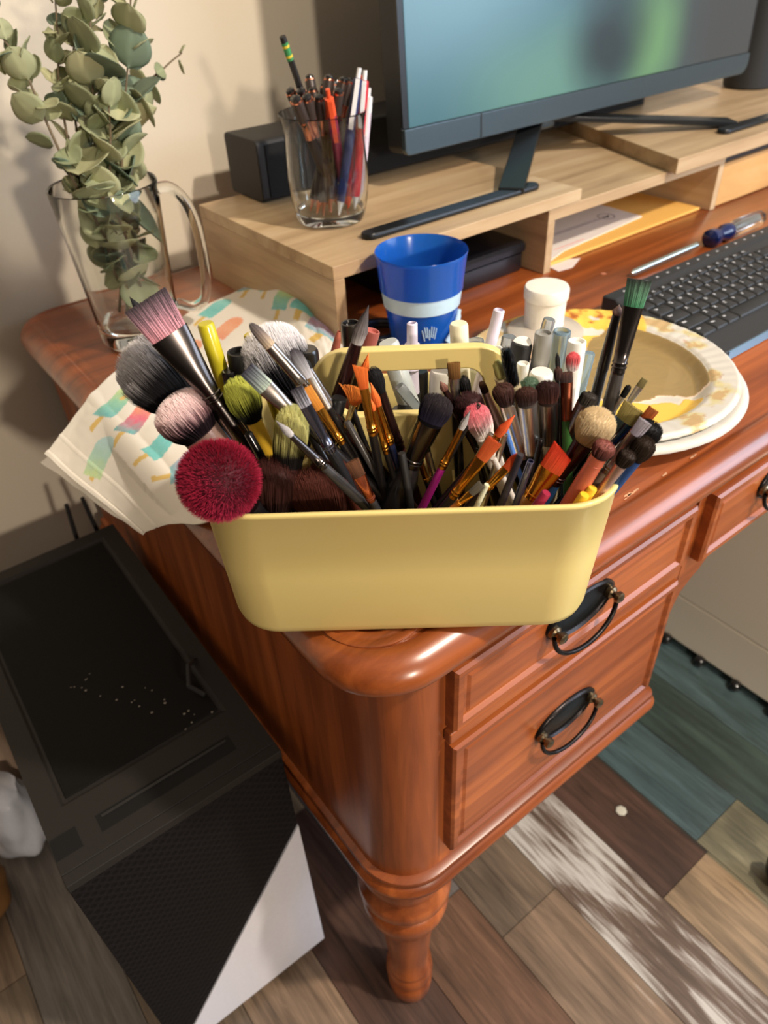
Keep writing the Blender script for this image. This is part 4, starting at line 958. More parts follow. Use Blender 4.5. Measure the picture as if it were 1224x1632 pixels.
def brush(label, T, J, K, wT, wJ, wK, vT=.04, vB=.04, shape='dome', cols=None, fe='S', ha=BLK, wH=None, flat=None, twist=0, slant=0, n=320, hw=.00022, name='makeup_brush', rings=True, jit=.25, grp=None, splay=0, minlen=0, handle_in=None, vr=(.010, .066), free=None, hand2=None):
    T3, B3, uv = solve_line(T, K, vT, vB, vr=vr)
    if free is not None: B3 = free
    s1 = at_px(T3, B3, J); s2 = max(s1 + .01, at_px(T3, B3, K)); J3 = T3.lerp(B3, s1); K3 = T3.lerp(B3, s2)
    ax = (T3 - B3).normalized(); Lt = (T3 - B3).length
    view = (J3 - CAM).normalized(); wide = ax.cross(view).normalized()
    if wide.dot(RM @ Vector((1, 0, 0))) < 0: wide = -wide
    wide = (Matrix.Rotation(math.radians(twist), 3, ax) @ wide); thin = ax.cross(wide)
    f = flat if flat is not None else {'dome': .85, 'ball': 1, 'point': 1, 'flat': .28, 'angle': .28, 'filbert': .35, 'fan': .12}[shape]
    px = lambda w_, P: 1.14 * w_ * depth(P) / FPX
    aT, aJ, aK = px(wT, T3), px(wJ, J3), px(wK, K3); 
    t = thing(name, label, 'brush', B3, grp)
    LOG.append((label[:40], round(Lt, 3), tuple(round(q, 3) for q in cloc(T3)), tuple(round(q, 3) for q in cloc(B3)), 'uv', tuple(round(q, 3) for q in uv)))
    if cols: hair(T3, J3, ax, wide, thin, aJ * .94, aT, f, shape, cols, n, hw, t, jit, slant, splay, sum(map(ord, label)) % 1000)
    # ferrule: flattened at the bristles, round at the crimp
    fl_ = max(f, .3) if shape in ('flat', 'angle', 'fan', 'filbert') else 1.0
    Lf = (J3 - K3).length; prof = []
    steps = [(0, aK / 2, 1), (.03, aK / 2 * 1.03, 1), (.05, aK / 2, 1)]
    if rings: steps += [(.09, aK / 2, 1), (.10, aK / 2 * 1.12, 1), (.115, aK / 2 * 1.12, 1), (.125, aK / 2, 1), (.155, aK / 2, 1), (.165, aK / 2 * 1.12, 1), (.18, aK / 2 * 1.12, 1), (.19, aK / 2, 1)]
    for q in (.35, .55, .7, .85, 1.0):
        g = (q - .19) / .81; g2 = min(1, g * 1.15); steps.append((q, (aK + (aJ - aK) * g) / 2, 1 + (fl_ - 1) * g2 ** .8))
    steps.append((1.0, aJ / 2 * .96, fl_))
    mm_ = M().lathe([(d * Lf, r, r * k) for d, r, k in steps], K3, ax, 28, wide=wide)
    if fe: obj('ferrule', mm_, BR[fe] if isinstance(fe, str) else fe, t, angle=50)
    # handle down to the floor of the tub
    wh = px(wH if wH else wK * 1.12, K3); Lh = (K3 - B3).length; r0 = aK / 2 * .97
    pr = [(0, r0 * .30), (.01 * Lh, r0 * .45), (.35 * Lh, (r0 * .55 + wh / 2 * .35)), (.72 * Lh, wh / 2), (.9 * Lh, wh / 2 * .96), (Lh, r0)]
    h_ = obj('handle', M().lathe(pr, B3, ax, 24), ha, t)
    if hand2: 
        s_ = hand2[1]; obj('handle_band', M().lathe([(Lh * (1 - s_), wh / 2 * 1.015), (Lh * 1.0, r0 * 1.02)], B3, ax, 24), hand2[0], t)
    return t
def C_(*a): return list(a)
dkbrown = [(0, (40, 20, 18)), (.6, (58, 32, 28)), (1, (84, 52, 42))]
black = [(0, (12, 12, 14)), (1, (28, 26, 28))]
orange = [(0, (206, 92, 34)), (1, (240, 124, 52))]
# --- left group
brush('very wide flat brush with pink and black streaked bristles, top left of the caddy', (232, 479), (271, 531), (350, 647), 66, 58, 26, .070, .050, 'flat', [(0, (222, 150, 160)), (.5, (170, 126, 138)), (.82, (98, 78, 84)), (1, (64, 50, 54))], 'G', GUN, 28, flat=.26, n=2080, hw=.00028, name='flat_brush', jit=.75)
brush('small dark pointed tip peeking out behind the very wide pink-streaked brush', (207, 474), (222, 493), (330, 640), 9, 8, 12, .095, .060, 'point', black, 'Cu', BLK, n=90)
brush('large black powder brush with greyish white tips at the far left', (205, 548), (295, 640), (345, 690), 104, 70, 36, .095, .050, 'dome', [(0, (14, 13, 16)), (.5, (20, 18, 22)), (.68, (52, 48, 52)), (.80, (150, 144, 144)), (1, (210, 204, 202))], 'K', BLK, 30, n=4160, hw=.00016, splay=.04)
brush('buffing brush with pink-white dome over black base, above the crimson powder puff', (268, 634), (321, 690), (372, 748), 84, 56, 44, .062, .045, 'dome', [(0, (22, 12, 20)), (.42, (34, 18, 28)), (.54, (150, 108, 116)), (.64, (240, 196, 198)), (1, (254, 232, 228))], 'R', mat((168, 138, 134), .35, .4, name='rose_handle'), 40, n=3520, hw=.00016, rings=False, jit=.15)
brush('yellow-green tipped brush with black base and yellow handle', (372, 602), (404, 672), (432, 730), 50, 22, 24, .062, .046, 'dome', [(0, (12, 12, 12)), (.36, (22, 24, 14)), (.50, (120, 126, 44)), (.7, (188, 190, 74)), (1, (204, 206, 92))], mat((232, 184, 54), .4, coat=.2, name='yellow_handle'), mat((232, 184, 54), .4, coat=.2, name='yellow_handle'), 26, n=900, hw=.00018, rings=False)
brush('kabuki brush with pale yellow dome over black, rising from the oval rimmed cup', (468, 647), (458, 738), (453, 790), 50, 42, 40, .024, .030, 'dome', [(0, (14, 10, 10)), (.40, (26, 18, 16)), (.50, (130, 122, 74)), (.62, (208, 202, 124)), (1, (226, 222, 152))], mat((70, 40, 38), .35, .5, name='brown_tube', coat=.4), mat((70, 40, 38), .35, .5, name='brown_tube', coat=.4), 38, n=2400, hw=.00018, rings=False)
brush('flat brush with grey bristles faintly green, behind the pale yellow domes', (393, 589), (424, 618), (486, 676), 24, 26, 18, .026, .045, 'flat', [(0, (176, 190, 172)), (.5, (120, 126, 128)), (1, (58, 54, 66))], 'D', BLK, 18, flat=.3, n=420, name='flat_brush', jit=.6)
brush('flat brush with short grey bristles and bluish steel ferrule, centre left', (472, 619), (489, 646), (527, 719), 19, 18, 17, .012, .035, 'flat', [(0, (168, 166, 176)), (1, (58, 52, 60))], mat((120, 124, 146), .2, 1.0, name='blue_steel'), mat((36, 38, 42), .35, coat=.5, name='charcoal_handle'), 18, flat=.3, n=320, name='flat_brush', jit=.5)
brush('thin round brush lying low across the front left', (440, 671), (466, 692), (517, 744), 9, 9, 14, .000, .024, 'point', [(0, (190, 184, 182)), (1, (110, 104, 106))], 'G', mat((58, 58, 60), .35, coat=.5, name='grey_handle'), 16, n=150, name='round_brush')
brush('round brush with silver-brown bristles slanting up over the white-tipped powder brush', (399, 516), (430, 552), (491, 620), 15, 17, 19, .045, .050, 'filbert', [(0, (190, 168, 140)), (.5, (120, 104, 96)), (1, (80, 72, 70))], 'D', PLUM, 19, flat=.7, n=260, name='round_brush')
brush('silver filbert brush right of the white-tipped powder brush', (466, 556), (492, 602), (523, 650), 20, 12, 13, .042, .050, 'filbert', [(0, (196, 194, 198)), (1, (60, 52, 58))], 'S', BLK, 13, flat=.4, n=260, name='filbert_brush', rings=False)
brush('slim steel-ferruled brush just right of the silver filbert brush', (479, 566), (492, 588), (528, 645), 8, 10, 13, .050, .055, 'point', black, 'D', BLK, 13, n=100, name='round_brush', rings=False)
brush('large black powder brush with bright white tips, left of the handle', (414, 520), (468, 622), (492, 668), 92, 56, 30, .105, .060, 'dome', [(0, (14, 13, 18)), (.56, (22, 20, 28)), (.68, (110, 104, 112)), (.77, (228, 222, 224)), (1, (244, 240, 240))], 'K', BLK, 28, n=3840, hw=.00016, splay=.03)
brush('tan-amber flat brush half hidden behind the grey flat brushes', (488, 618), (510, 652), (545, 706), 15, 14, 12, .035, .040, 'flat', [(0, (196, 126, 44)), (1, (214, 142, 56))], 'Au', BLK, 12, n=200, name='flat_brush')
cr_ = brush('crimson powder puff brush with a huge round head drooping over the front left rim', (300, 722), (398, 806), (420, 828), 100, 34, 24, -.012, .030, 'ball', None, 'K', BLK, 24)
def puff(parent, c, rad, dirn, n=13000):
    rnd = random.Random(4); m = M(); d0 = Vector(dirn).normalized(); cA, cB, cC = lin((74, 10, 28)), lin((142, 20, 48)), lin((196, 44, 78))
    m.lathe([(rad * (-cos(pi * i / 16)) * .90, max(.0001, rad * .90 * sin(pi * i / 16))) for i in range(17)], c, d0, n=32); m.c += [cA] * len(m.v)
    for j in range(n):
        v = Vector((rnd.gauss(0, 1), rnd.gauss(0, 1), rnd.gauss(0, 1))).normalized()
        f = (v + d0 * .25 + Vector((rnd.gauss(0, .16), rnd.gauss(0, .16), rnd.gauss(0, .16)))).normalized()
        a = c + v * rad * .86; L_ = rad * rnd.uniform(.11, .23); s1 = f.orthogonal().normalized(); s2 = f.cross(s1); h = rad * .006; js = rnd.uniform(.55, 1.25); R = []
        for q, ww, cc in ((0, 1, cA), (.5, .9, cB), (1, .35, cC)):
            p = a + f * (L_ * q) + v * 0; R.append([p + s1 * (h * ww * cos(w_)) + s2 * (h * ww * sin(w_)) for w_ in (0, 2.094, 4.189)]); m.c += [tuple(min(1, x * js) for x in cc)] * 3
        m.loft(R, False, True)
    return obj('bristles', m, HAIR, parent, angle=80)
pc = vplane(349, 766, -.004); puff(cr_, pc, 65 * depth(pc) / FPX, pc - cw(-.06, .03, .06))
brush('dark brown round blush brush beside the crimson one at the front rim', (436, 730), (436, 812), (436, 836), 70, 52, 36, .020, .012, 'dome', [(0, (46, 22, 16)), (.6, (58, 26, 20)), (1, (66, 30, 24))], 'TR', BLK, 30, n=2560, hw=.00016, rings=False, jit=.15)
brush('wide reddish-brown fan-shaped brush at the front left rim', (507, 738), (530, 826), (538, 850), 108, 66, 30, .022, .014, 'dome', [(0, (64, 30, 20)), (.5, (74, 34, 24)), (1, (88, 42, 32))], 'Cu', BLK, 26, flat=.3, n=3040, hw=.00016, jit=.2)
brush('small brown flat brush with copper ferrule near the front rim, left of centre', (561, 735), (571, 759), (592, 797), 20, 19, 13, .000, .018, 'flat', [(0, (74, 44, 26)), (1, (110, 70, 44))], 'Cu', mat((46, 46, 50), .3, coat=.5, name='slate_handle'), 15, flat=.45, n=300, name='flat_brush')
brush('small brown round tip between the black powder brush and the pink-white dome', (262, 617), (272, 640), (300, 690), 24, 16, 14, .085, .045, 'dome', [(0, (120, 78, 30)), (1, (134, 88, 40))], 'Cu', BLK, n=160)
brush('small magenta tip behind the wide pink-streaked brush ferrule', (288, 612), (300, 636), (330, 690), 20, 14, 12, .090, .050, 'dome', [(0, (130, 24, 60)), (1, (150, 36, 76))], 'K', BLK, n=160)
# --- centre group
brush('long pointed brush with dark grey tip, standing up against the handle', (587, 488), (568, 546), (541, 634), 15, 17, 23, .066, .066, 'point', [(0, (196, 192, 190)), (.35, (120, 112, 112)), (1, (44, 38, 42))], 'P', BLK, 25, n=420, name='round_brush', rings=False)
brush('bright orange slanted flat brush with gold ferrule, left of the handle opening', (573, 580), (582.5, 619), (594, 692), 20, 13, 12.5, .030, .040, 'angle', orange, 'Au', BLK, 13, slant=.25, n=260, name='flat_brush', jit=.1)
brush('orange brush reaching up behind the bright orange slanted one', (587, 564), (578, 602), (566, 650), 11, 11, 9, .060, .060, 'point', orange, 'Au', BLK, n=130, name='round_brush', jit=.1)
brush('frayed orange fan brush with cream ferrule and clear handle', (572, 618), (561, 645), (551, 680), 40, 9, 8, .045, .040, 'fan', [(0, (214, 116, 40)), (1, (238, 142, 60))], mat((214, 190, 120), .25, .8, name='pale_gold'), glass('clear_handle', (225, 222, 215), .1), 18, flat=.3, n=260, splay=.25, name='fan_brush')
brush('orange round brush with gold ferrule just right of the slanted flat one', (591, 611), (600, 647), (622, 707), 12, 10, 12, .040, .040, 'point', orange, 'Au', mat((18, 26, 54), .3, coat=.5, name='navy_handle'), 13, n=160, name='round_brush', jit=.1)
brush('thin gold-ferruled brush squeezed between the orange brushes', (589, 634), (597, 653), (616, 722), 8, 7, 9, .033, .036, 'point', orange, 'Au', BLK, 9, n=80, name='round_brush', jit=.1)
brush('black oval brush with wine-red ferrule, at the left edge of the handle opening', (593, 585), (605, 625), (638, 715), 22, 15, 14, .055, .055, 'dome', black, 'P', mat((58, 22, 24), .3, coat=.5, name='wine_handle'), 14, n=420)
brush('big black angled paint brush with blue-black bristles, at the very centre', (704, 630), (687, 672), (654, 741), 46, 38, 27, .040, .034, 'dome', [(0, (34, 30, 52)), (.6, (30, 26, 40)), (1, (70, 62, 66))], 'G', mat((26, 24, 25), .32, coat=.5, name='satin_black'), 44, flat=.42, n=2080, hw=.0002, name='flat_brush', jit=.35)
brush('grey-tipped liner brush with gold ferrule and magenta handle', (749, 655), (736, 684), (704, 746), 8, 8, 11, .030, .022, 'point', [(0, (200, 196, 194)), (1, (120, 112, 112))], 'Au', mat((156, 28, 120), .35, coat=.3, name='magenta_handle'), 12, n=120, name='liner_brush')
brush('silver-ferruled brush low behind the big black one', (676, 700), (682, 718), (692, 764), 9, 10, 11, .052, .055, 'point', black, 'S', BLK, 12, n=80, name='round_brush')
brush('gold-ferruled brush low beside the silver-ferruled one', (664, 720), (671, 738), (680, 766), 8, 9, 9, .050, .050, 'point', orange, 'Au', BLK, 10, n=80, name='round_brush')
brush('flat brush with stiff brown bristles and shiny silver ferrule, in front of the handle arch', (723, 578), (724, 603), (727, 655), 18, 17, 14, .064, .066, 'flat', [(0, (92, 58, 22)), (1, (150, 108, 58))], 'S', BLK, 15, flat=.5, n=420, name='flat_brush', jit=.3, rings=False)
brush('tiny brown lip brush in the handle opening', (702, 608), (710, 621), (733, 666), 9, 9, 11, .060, .060, 'point', [(0, (110, 70, 58)), (1, (136, 92, 78))], 'P', PLUM, 11, n=120)
brush('black oval sponge applicator behind the silver-ferruled brown brush', (738, 598), (744, 630), (752, 670), 16, 13, 10, .064, .066, 'dome', black, 'K', BLK, n=160)
brush('broad dark plum dome brush right of the handle opening', (742, 626), (757, 672), (770, 715), 42, 30, 20, .054, .058, 'dome', [(0, (40, 20, 24)), (1, (64, 34, 36))], 'K', BLK, 20, n=700, hw=.00018)
brush('pink-tipped white brush with white handle', (753, 645), (772, 694), (790, 738), 38, 27, 24, .040, .050, 'dome', [(0, (238, 232, 226)), (.35, (240, 226, 222)), (.6, (240, 160, 164)), (1, (236, 112, 128))], 'W', BR['W'], 22, n=800, hw=.0002, rings=False, jit=.08, flat=.6)
brush('small brown-tipped brush leaning on the right of the handle', (766, 607), (776, 624), (802, 692), 10, 11, 18, .066, .060, 'dome', [(0, (40, 22, 20)), (.6, (60, 34, 28)), (1, (150, 112, 84))], 'R', BLK, 18, n=140, rings=False)
# --- right group
brush('dark brown dome brush on a shiny silver ferrule, leftmost of the silver domes', (798, 612), (806, 643), (833, 727), 31, 23, 21, .046, .050, 'dome', dkbrown, 'S', BLK, 22, n=700, hw=.00018, rings=False)
brush('dark brown dome brush on a pinched silver ferrule, second of the silver domes', (837, 617), (841, 643), (848, 720), 31, 27, 24, .044, .050, 'dome', dkbrown, 'S', BLK, 24, n=700, hw=.00018, flat=.6, rings=False)
brush('broad reddish-brown dome brush on a dull nickel ferrule with cream handle', (872, 606), (873, 640), (875, 704), 33, 28, 26, .048, .052, 'dome', [(0, (72, 34, 24)), (.5, (60, 30, 26)), (1, (62, 34, 34))], 'D', mat((204, 188, 152), .5, name='cream_handle'), 24, n=800, hw=.00018, flat=.5, rings=False)
brush('copper-ferruled brush with green handle and short dark bristles', (902, 593), (904, 609), (903, 669), 18, 19, 15, .056, .056, 'flat', dkbrown, 'Cu', mat((62, 108, 50), .4, coat=.3, name='green_handle'), 16, flat=.6, n=360, rings=False)
brush('white lip brush with round coral-red tip', (914, 561), (912, 590), (908, 660), 20, 15, 9, .060, .060, 'dome', [(0, (232, 222, 220)), (.35, (236, 206, 206)), (.6, (230, 106, 110)), (1, (226, 92, 98))], 'W', BR['W'], 9, n=300, rings=False, jit=.08)
brush('thin black eyeliner applicator standing beside the coral-tipped brush', (888, 562), (891, 590), (896, 650), 6, 6, 6, .062, .060, 'dome', black, 'K', BLK, 6, n=60)
brush('little fluffy brown brush behind the copper-ferruled one', (889, 584), (893, 606), (896, 650), 12, 9, 8, .058, .058, 'dome', dkbrown, 'K', BLK, n=140)
brush('rounded green brush head behind the silver domes', (842, 601), (848, 632), (858, 690), 27, 22, 16, .062, .060, 'dome', [(0, (84, 112, 92)), (1, (108, 136, 112))], 'D', BLK, n=400)
brush('square flat brush with green-streaked bristles, tallest at the right', (1019, 446), (1010, 489), (984, 595), 34, 28, 19, .062, .058, 'flat', [(0, (70, 148, 104)), (.5, (110, 160, 130)), (1, (60, 66, 62))], 'G', mat((66, 62, 60), .3, coat=.5, name='grey_lacquer'), 22, flat=.32, n=700, name='flat_brush', jit=.7)
brush('glossy black brush with small pinkish tip beside the green-streaked one', (987, 486), (982, 501), (960, 590), 12, 12, 16, .066, .064, 'point', [(0, (120, 84, 78)), (1, (210, 178, 168))], 'K', mat((34, 32, 33), .3, coat=.6, name='soft_black'), 17, n=160, rings=False)
brush('grey dome brush on a long taupe ferrule, behind the cream goat-hair brush', (943, 626), (937, 644), (898, 709), 25, 26, 18, .046, .052, 'dome', [(0, (70, 64, 56)), (1, (56, 50, 46))], 'D', mat((204, 188, 152), .5, name='cream_handle'), 16, n=300, flat=.7)
brush('fluffy cream goat-hair brush with round head, right of centre', (966, 655), (934, 706), (884, 770), 54, 30, 17, .022, .034, 'dome', [(0, (206, 178, 130)), (.6, (232, 208, 166)), (1, (244, 226, 190))], 'P', mat((38, 78, 122), .35, coat=.4, name='blue_handle'), 22, n=2400, hw=.0002, jit=.12, splay=.03)
brush('wide orange-red slanted brush with broad gold ferrule near the front rim', (900, 714), (879, 750), (848, 792), 34, 34, 25, .020, .024, 'angle', [(0, (222, 92, 48)), (.6, (240, 84, 50)), (1, (236, 72, 44))], 'Au', mat((190, 130, 50), .4, coat=.3, name='amber_handle'), 24, slant=.3, flat=.3, n=800, name='flat_brush', jit=.12)
brush('mauve-brown brush with coral handle at the right front', (969, 704), (956, 728), (948, 738), 32, 23, 23, .004, .022, 'dome', [(0, (40, 24, 30)), (.4, (110, 62, 60)), (1, (160, 96, 86))], mat((206, 106, 78), .4, coat=.3, name='coral_handle'), mat((206, 106, 78), .4, coat=.3, name='coral_handle'), 26, n=500, rings=False)
brush('lilac-bristled flat brush with silver ferrule and taupe handle', (1029, 671), (1012, 693), (965, 752), 20, 17, 15, .014, .030, 'flat', [(0, (180, 172, 190)), (1, (196, 190, 200))], 'D', mat((140, 122, 104), .45, coat=.2, name='taupe_handle'), 17, flat=.4, n=260, name='flat_brush', jit=.1)
brush('rusty orange flat brush just behind the lilac-bristled one', (1042, 652), (1022, 676), (968, 742), 16, 15, 13, .028, .036, 'flat', [(0, (140, 66, 26)), (.5, (190, 92, 40)), (1, (196, 118, 66))], 'Cu', BLK, 13, n=300, name='flat_brush', jit=.3)
brush('wide olive-gold flat brush with blue reflecting ferrule at the right', (1014, 650), (997, 672), (962, 716), 40, 32, 20, .034, .042, 'flat', [(0, (150, 136, 76)), (1, (172, 156, 96))], mat((120, 156, 186), .12, 1.0, name='sky_steel'), BLK, 18, n=480, name='flat_brush', jit=.18)
brush('fluffy black round brush overhanging the right rim', (1046, 673), (1020, 702), (985, 745), 36, 22, 14, .020, .030, 'dome', black, 'BL', BLK, n=800, hw=.0002, splay=.06)
brush('dark brown oval brush on a blue ferrule at the right rim', (1036, 698), (1011, 732), (975, 779), 34, 22, 18, .010, .026, 'dome', [(0, (34, 24, 18)), (1, (62, 48, 38))], 'BL', BR['BL'], 18, n=800, hw=.00018, flat=.7, rings=False)
brush('smaller dark brown brush on a pale ferrule, below the oval one at the right rim', (1006, 719), (991, 742), (955, 786), 26, 18, 14, .002, .018, 'dome', [(0, (34, 24, 18)), (1, (58, 44, 36))], 'R', mat((206, 164, 130), .4, coat=.3, name='peach_handle'), 15, n=500, hw=.00018, rings=False)
brush('small black round brush in front of the olive paint', (1004, 613), (992, 632), (972, 664), 9, 8, 7, .046, .050, 'dome', black, 'S', BLK, 7, n=120, name='round_brush')
brush('tiny olive-tipped brush with clear ferrule in front of the paint plate', (1028, 604), (1019, 617), (996, 650), 10, 11, 8, .044, .048, 'flat', [(0, (130, 118, 78)), (1, (160, 148, 100))], 'S', BLK, 8, n=120, name='round_brush')
brush('orange pointed brush with dagger tip, right of the magenta-handled one', (820, 662), (794, 694), (762, 730), 11, 11, 11, .024, .030, 'point', [(0, (216, 96, 44)), (1, (236, 96, 50))], 'Au', BLK, 10, n=160, name='round_brush', jit=.1)
brush('orange flat brush with long gold ferrule at the front, right of centre', (789, 702), (769, 733), (721, 792), 22, 18, 13, .010, .020, 'flat', [(0, (222, 108, 54)), (1, (228, 104, 56))], 'Au', mat((40, 36, 34), .3, coat=.5, name='dark_lacquer'), 15, flat=.35, n=300, name='flat_brush', jit=.1)
brush('orange filbert brush with gold ferrule beside the hollow tubes', (829, 724), (806, 746), (776, 778), 15, 13, 12, .008, .018, 'filbert', [(0, (222, 96, 44)), (1, (230, 92, 48))], 'Au', BLK, 12, n=240, name='filbert_brush', jit=.1)
brush('grey-bristled flat brush with brass ferrule, lowest at the front rim', (768, 772), (750, 786), (730, 803), 14, 11, 9, -.002, .012, 'flat', [(0, (96, 90, 78)), (1, (120, 112, 98))], 'Au', mat((178, 110, 46), .4, coat=.3, name='tan_handle'), 10, n=160, name='flat_brush')
LILAC = mat((168, 160, 182), .25, .8, name='lilac_metal')

def rod(label, T, B, w0, w1, vT, vB, m1, m2=None, split=.5, hollow=False, name='brush_handle', cat='brush', vr=(.010, .066), neck=None, grp=None, cap=None):
    """a straight stick, tube or pen standing in the tub; T top pixel, B a lower pixel"""
    T3, B3, uv = solve_line(T, B, vT, vB, vr=vr); ax = (T3 - B3).normalized(); Lt = (T3 - B3).length
    r0, r1 = w0 * depth(T3) / FPX / 2, w1 * depth(T3.lerp(B3, .5)) / FPX / 2
    t = thing(name, label, cat, B3, grp); LOG.append((label[:40], round(Lt, 3), tuple(round(q, 3) for q in cloc(T3)), tuple(round(q, 3) for q in cloc(B3)), 'uv', tuple(round(q, 3) for q in uv)))
    if neck:   # stepped cap: list of (fraction from the top, radius factor)
        pr = [(Lt * (1 - f_), r0 * k) for f_, k in reversed(neck)]
        pr = [(Lt * (1 - split), r0)] + pr
    else:
        pr = [(Lt * (1 - split), r1 * split + r0 * (1 - split)), (Lt - r0 * .25, r0), (Lt, r0 * .86)]
    if hollow: pr = pr[:-1] + [(Lt, r0), (Lt, r0 * .80), (Lt - r0 * 2.2, r0 * .78), (Lt - r0 * 2.3, .0002)]
    if cap == 'dish': pr = pr[:-1] + [(Lt, r0 * .95), (Lt, r0 * .78), (Lt - r0 * .35, r0 * .70), (Lt - r0 * .35, .0002)]
    obj('tube' if hollow else 'cap', M().lathe(pr, B3, ax, 28), m1, t, angle=45)
    obj('barrel', M().lathe([(0, r1 * .8), (Lt * .02, r1), (Lt * (1 - split), r1 * .97)], B3, ax, 24), m2 or m1, t)
    return t
rod('thin black liner pencil crossing behind the magenta-handled brush', (764, 644), (712, 738), 8, 8, .040, .030, BLK, name='eyeliner_pencil', cat='pencil')
rod('hollow silver ferrule missing its bristles, left of the dagger-tipped orange brush', (783, 691), (758, 735), 10, 10, .024, .024, SILVER, BLK, hollow=True, name='bare_ferrule_brush', cat='brush')
rod('hollow silver ferrule missing its bristles, right of the dagger-tipped orange brush', (805, 692), (791, 738), 10, 10, .026, .030, SILVER, BLK, hollow=True, name='bare_ferrule_brush', cat='brush')
rod('hollow bluish ferrule missing its bristles, at the front rim left of the orange-red brush', (846, 735), (826, 792), 11, 13, .006, .016, mat((120, 124, 160), .2, .9, name='violet_metal'), LILAC, hollow=True, name='bare_ferrule_brush', cat='brush')
rod('dark handle rising at the front rim beside the hollow bluish ferrule', (830, 724), (802, 795), 12, 15, .006, .014, mat((40, 36, 44), .35, coat=.4, name='aubergine_handle'), name='brush_handle')
rod('cream glassy tube tilted low at the front rim', (776, 772), (763, 800), 9, 9, -.001, .012, mat((206, 206, 178), .15, coat=.5, name='cream_glass'), name='glass_tube', cat='tube')
rod('blue stick standing between the silver dome brushes', (806, 684), (822, 735), 8, 8, .036, .040, mat((74, 120, 196), .35, coat=.3, name='blue_stick'), name='blue_stick', cat='stick')
rod('white stick leaning at the front among the orange brushes', (786, 730), (818, 795), 10, 12, .022, .020, BR['W'], name='white_stick', cat='stick')
rod('grey tapered handle slanting behind the black centre brush', (553, 672), (600, 756), 11, 13, .040, .030, mat((84, 80, 78), .4, coat=.3, name='warm_grey_handle'), name='brush_handle')
rod('black handle left of the orange brushes', (560, 648), (590, 730), 10, 12, .050, .045, BLK, name='brush_handle')
rod('dark maroon handle behind the gold ferrules', (606, 690), (634, 760), 11, 13, .040, .036, mat((54, 26, 28), .35, coat=.4, name='maroon_handle'), name='brush_handle')
rod('dark tube with rounded end under the long pointed brush', (541, 634), (527, 690), 25, 23, .052, .045, mat((20, 19, 20), .45, name='soft_black_tube'), name='mascara_tube', cat='tube')
rod('yellow stick end showing at the right front rim', (945, 777), (935, 792), 16, 18, .002, .012, mat((238, 190, 50), .45, name='sun_yellow'), name='yellow_stick', cat='stick')
rod('second yellow stick end just inside the right front rim', (932, 788), (924, 800), 17, 18, -.002, .010, mat((238, 184, 40), .45, name='sun_yellow2'), name='yellow_stick', cat='stick')
rod('raspberry stick end at the front rim under the blue handle', (871, 785), (860, 800), 16, 17, .000, .010, mat((150, 34, 62), .45, name='raspberry'), name='pink_stick', cat='stick')
rod('blue glossy handle at the far right inner rim', (996, 745), (966, 783), 10, 12, .014, .024, BR['BL'], name='brush_handle')
rod('peach-coloured slim handle beside the blue one at the right rim', (985, 752), (950, 792), 8, 9, .004, .018, mat((214, 150, 116), .4, coat=.3, name='peach2'), name='brush_handle')
rod('slim black handle among the silver dome brushes', (862, 700), (852, 745), 10, 11, .040, .040, BLK, name='brush_handle')
rod('long grey-blue handle behind the cream goat-hair brush', (925, 650), (900, 720), 9, 11, .060, .050, DSILV, name='brush_handle')
rod('black handle behind the coral-tipped brush', (932, 632), (918, 700), 14, 14, .062, .056, BLK, name='brush_handle')
rod('black handle tucked beside the centre black brush', (640, 722), (650, 780), 13, 15, .030, .026, BLKM, name='brush_handle')
rod('black handle at the left, under the grey flat brush', (494, 690), (540, 770), 14, 15, .030, .024, BLK, name='brush_handle')
rod('black handle in the dark gap below the yellow handle', (395, 690), (440, 770), 14, 15, .040, .036, BLK, name='brush_handle')
rod('wooden-brown handle low at the left, behind the fan-shaped brush', (520, 700), (560, 790), 15, 16, .020, .016, mat((78, 34, 24), .4, coat=.4, name='mahogany_handle'), name='brush_handle')

# spoolie: twisted wire with rings of bristles
T3, B3, _ = solve_line((806, 556), (822, 625), .058, .056); t = thing('spoolie_brush', 'black spiral mascara spoolie right of the handle', 'brush', B3)
ax = (T3 - B3).normalized(); Lt = (T3 - B3).length; s1 = at_px(T3, B3, (821, 614)) * Lt; o1 = ax.orthogonal().normalized(); o2 = ax.cross(o1); m = M()
for k in range(620):
    d = Lt - s1 * (k / 620); a = k * .52; p = B3 + ax * d; rr = .0044 * (.8 + .2 * sin(pi * k / 620)); dr = o1 * cos(a) + o2 * sin(a)
    m.tube([p, p + dr * rr + ax * .0004], [.00028, .00012], 4)
m.tube([B3 + ax * (Lt - s1 - .003), T3], .0006, 8); obj('bristles', m, BLK, t)
obj('collar', M().lathe([(Lt - s1 - .008, .0042), (Lt - s1, .0040)], B3, ax, 20), mat((214, 198, 160), .4, name='ivory_collar'), t)
obj('handle', M().lathe([(0, .0015), (Lt * .4, .004), (Lt - s1 - .008, .0042)], B3, ax, 20), mat((176, 150, 118), .4, .3, name='champagne'), t)
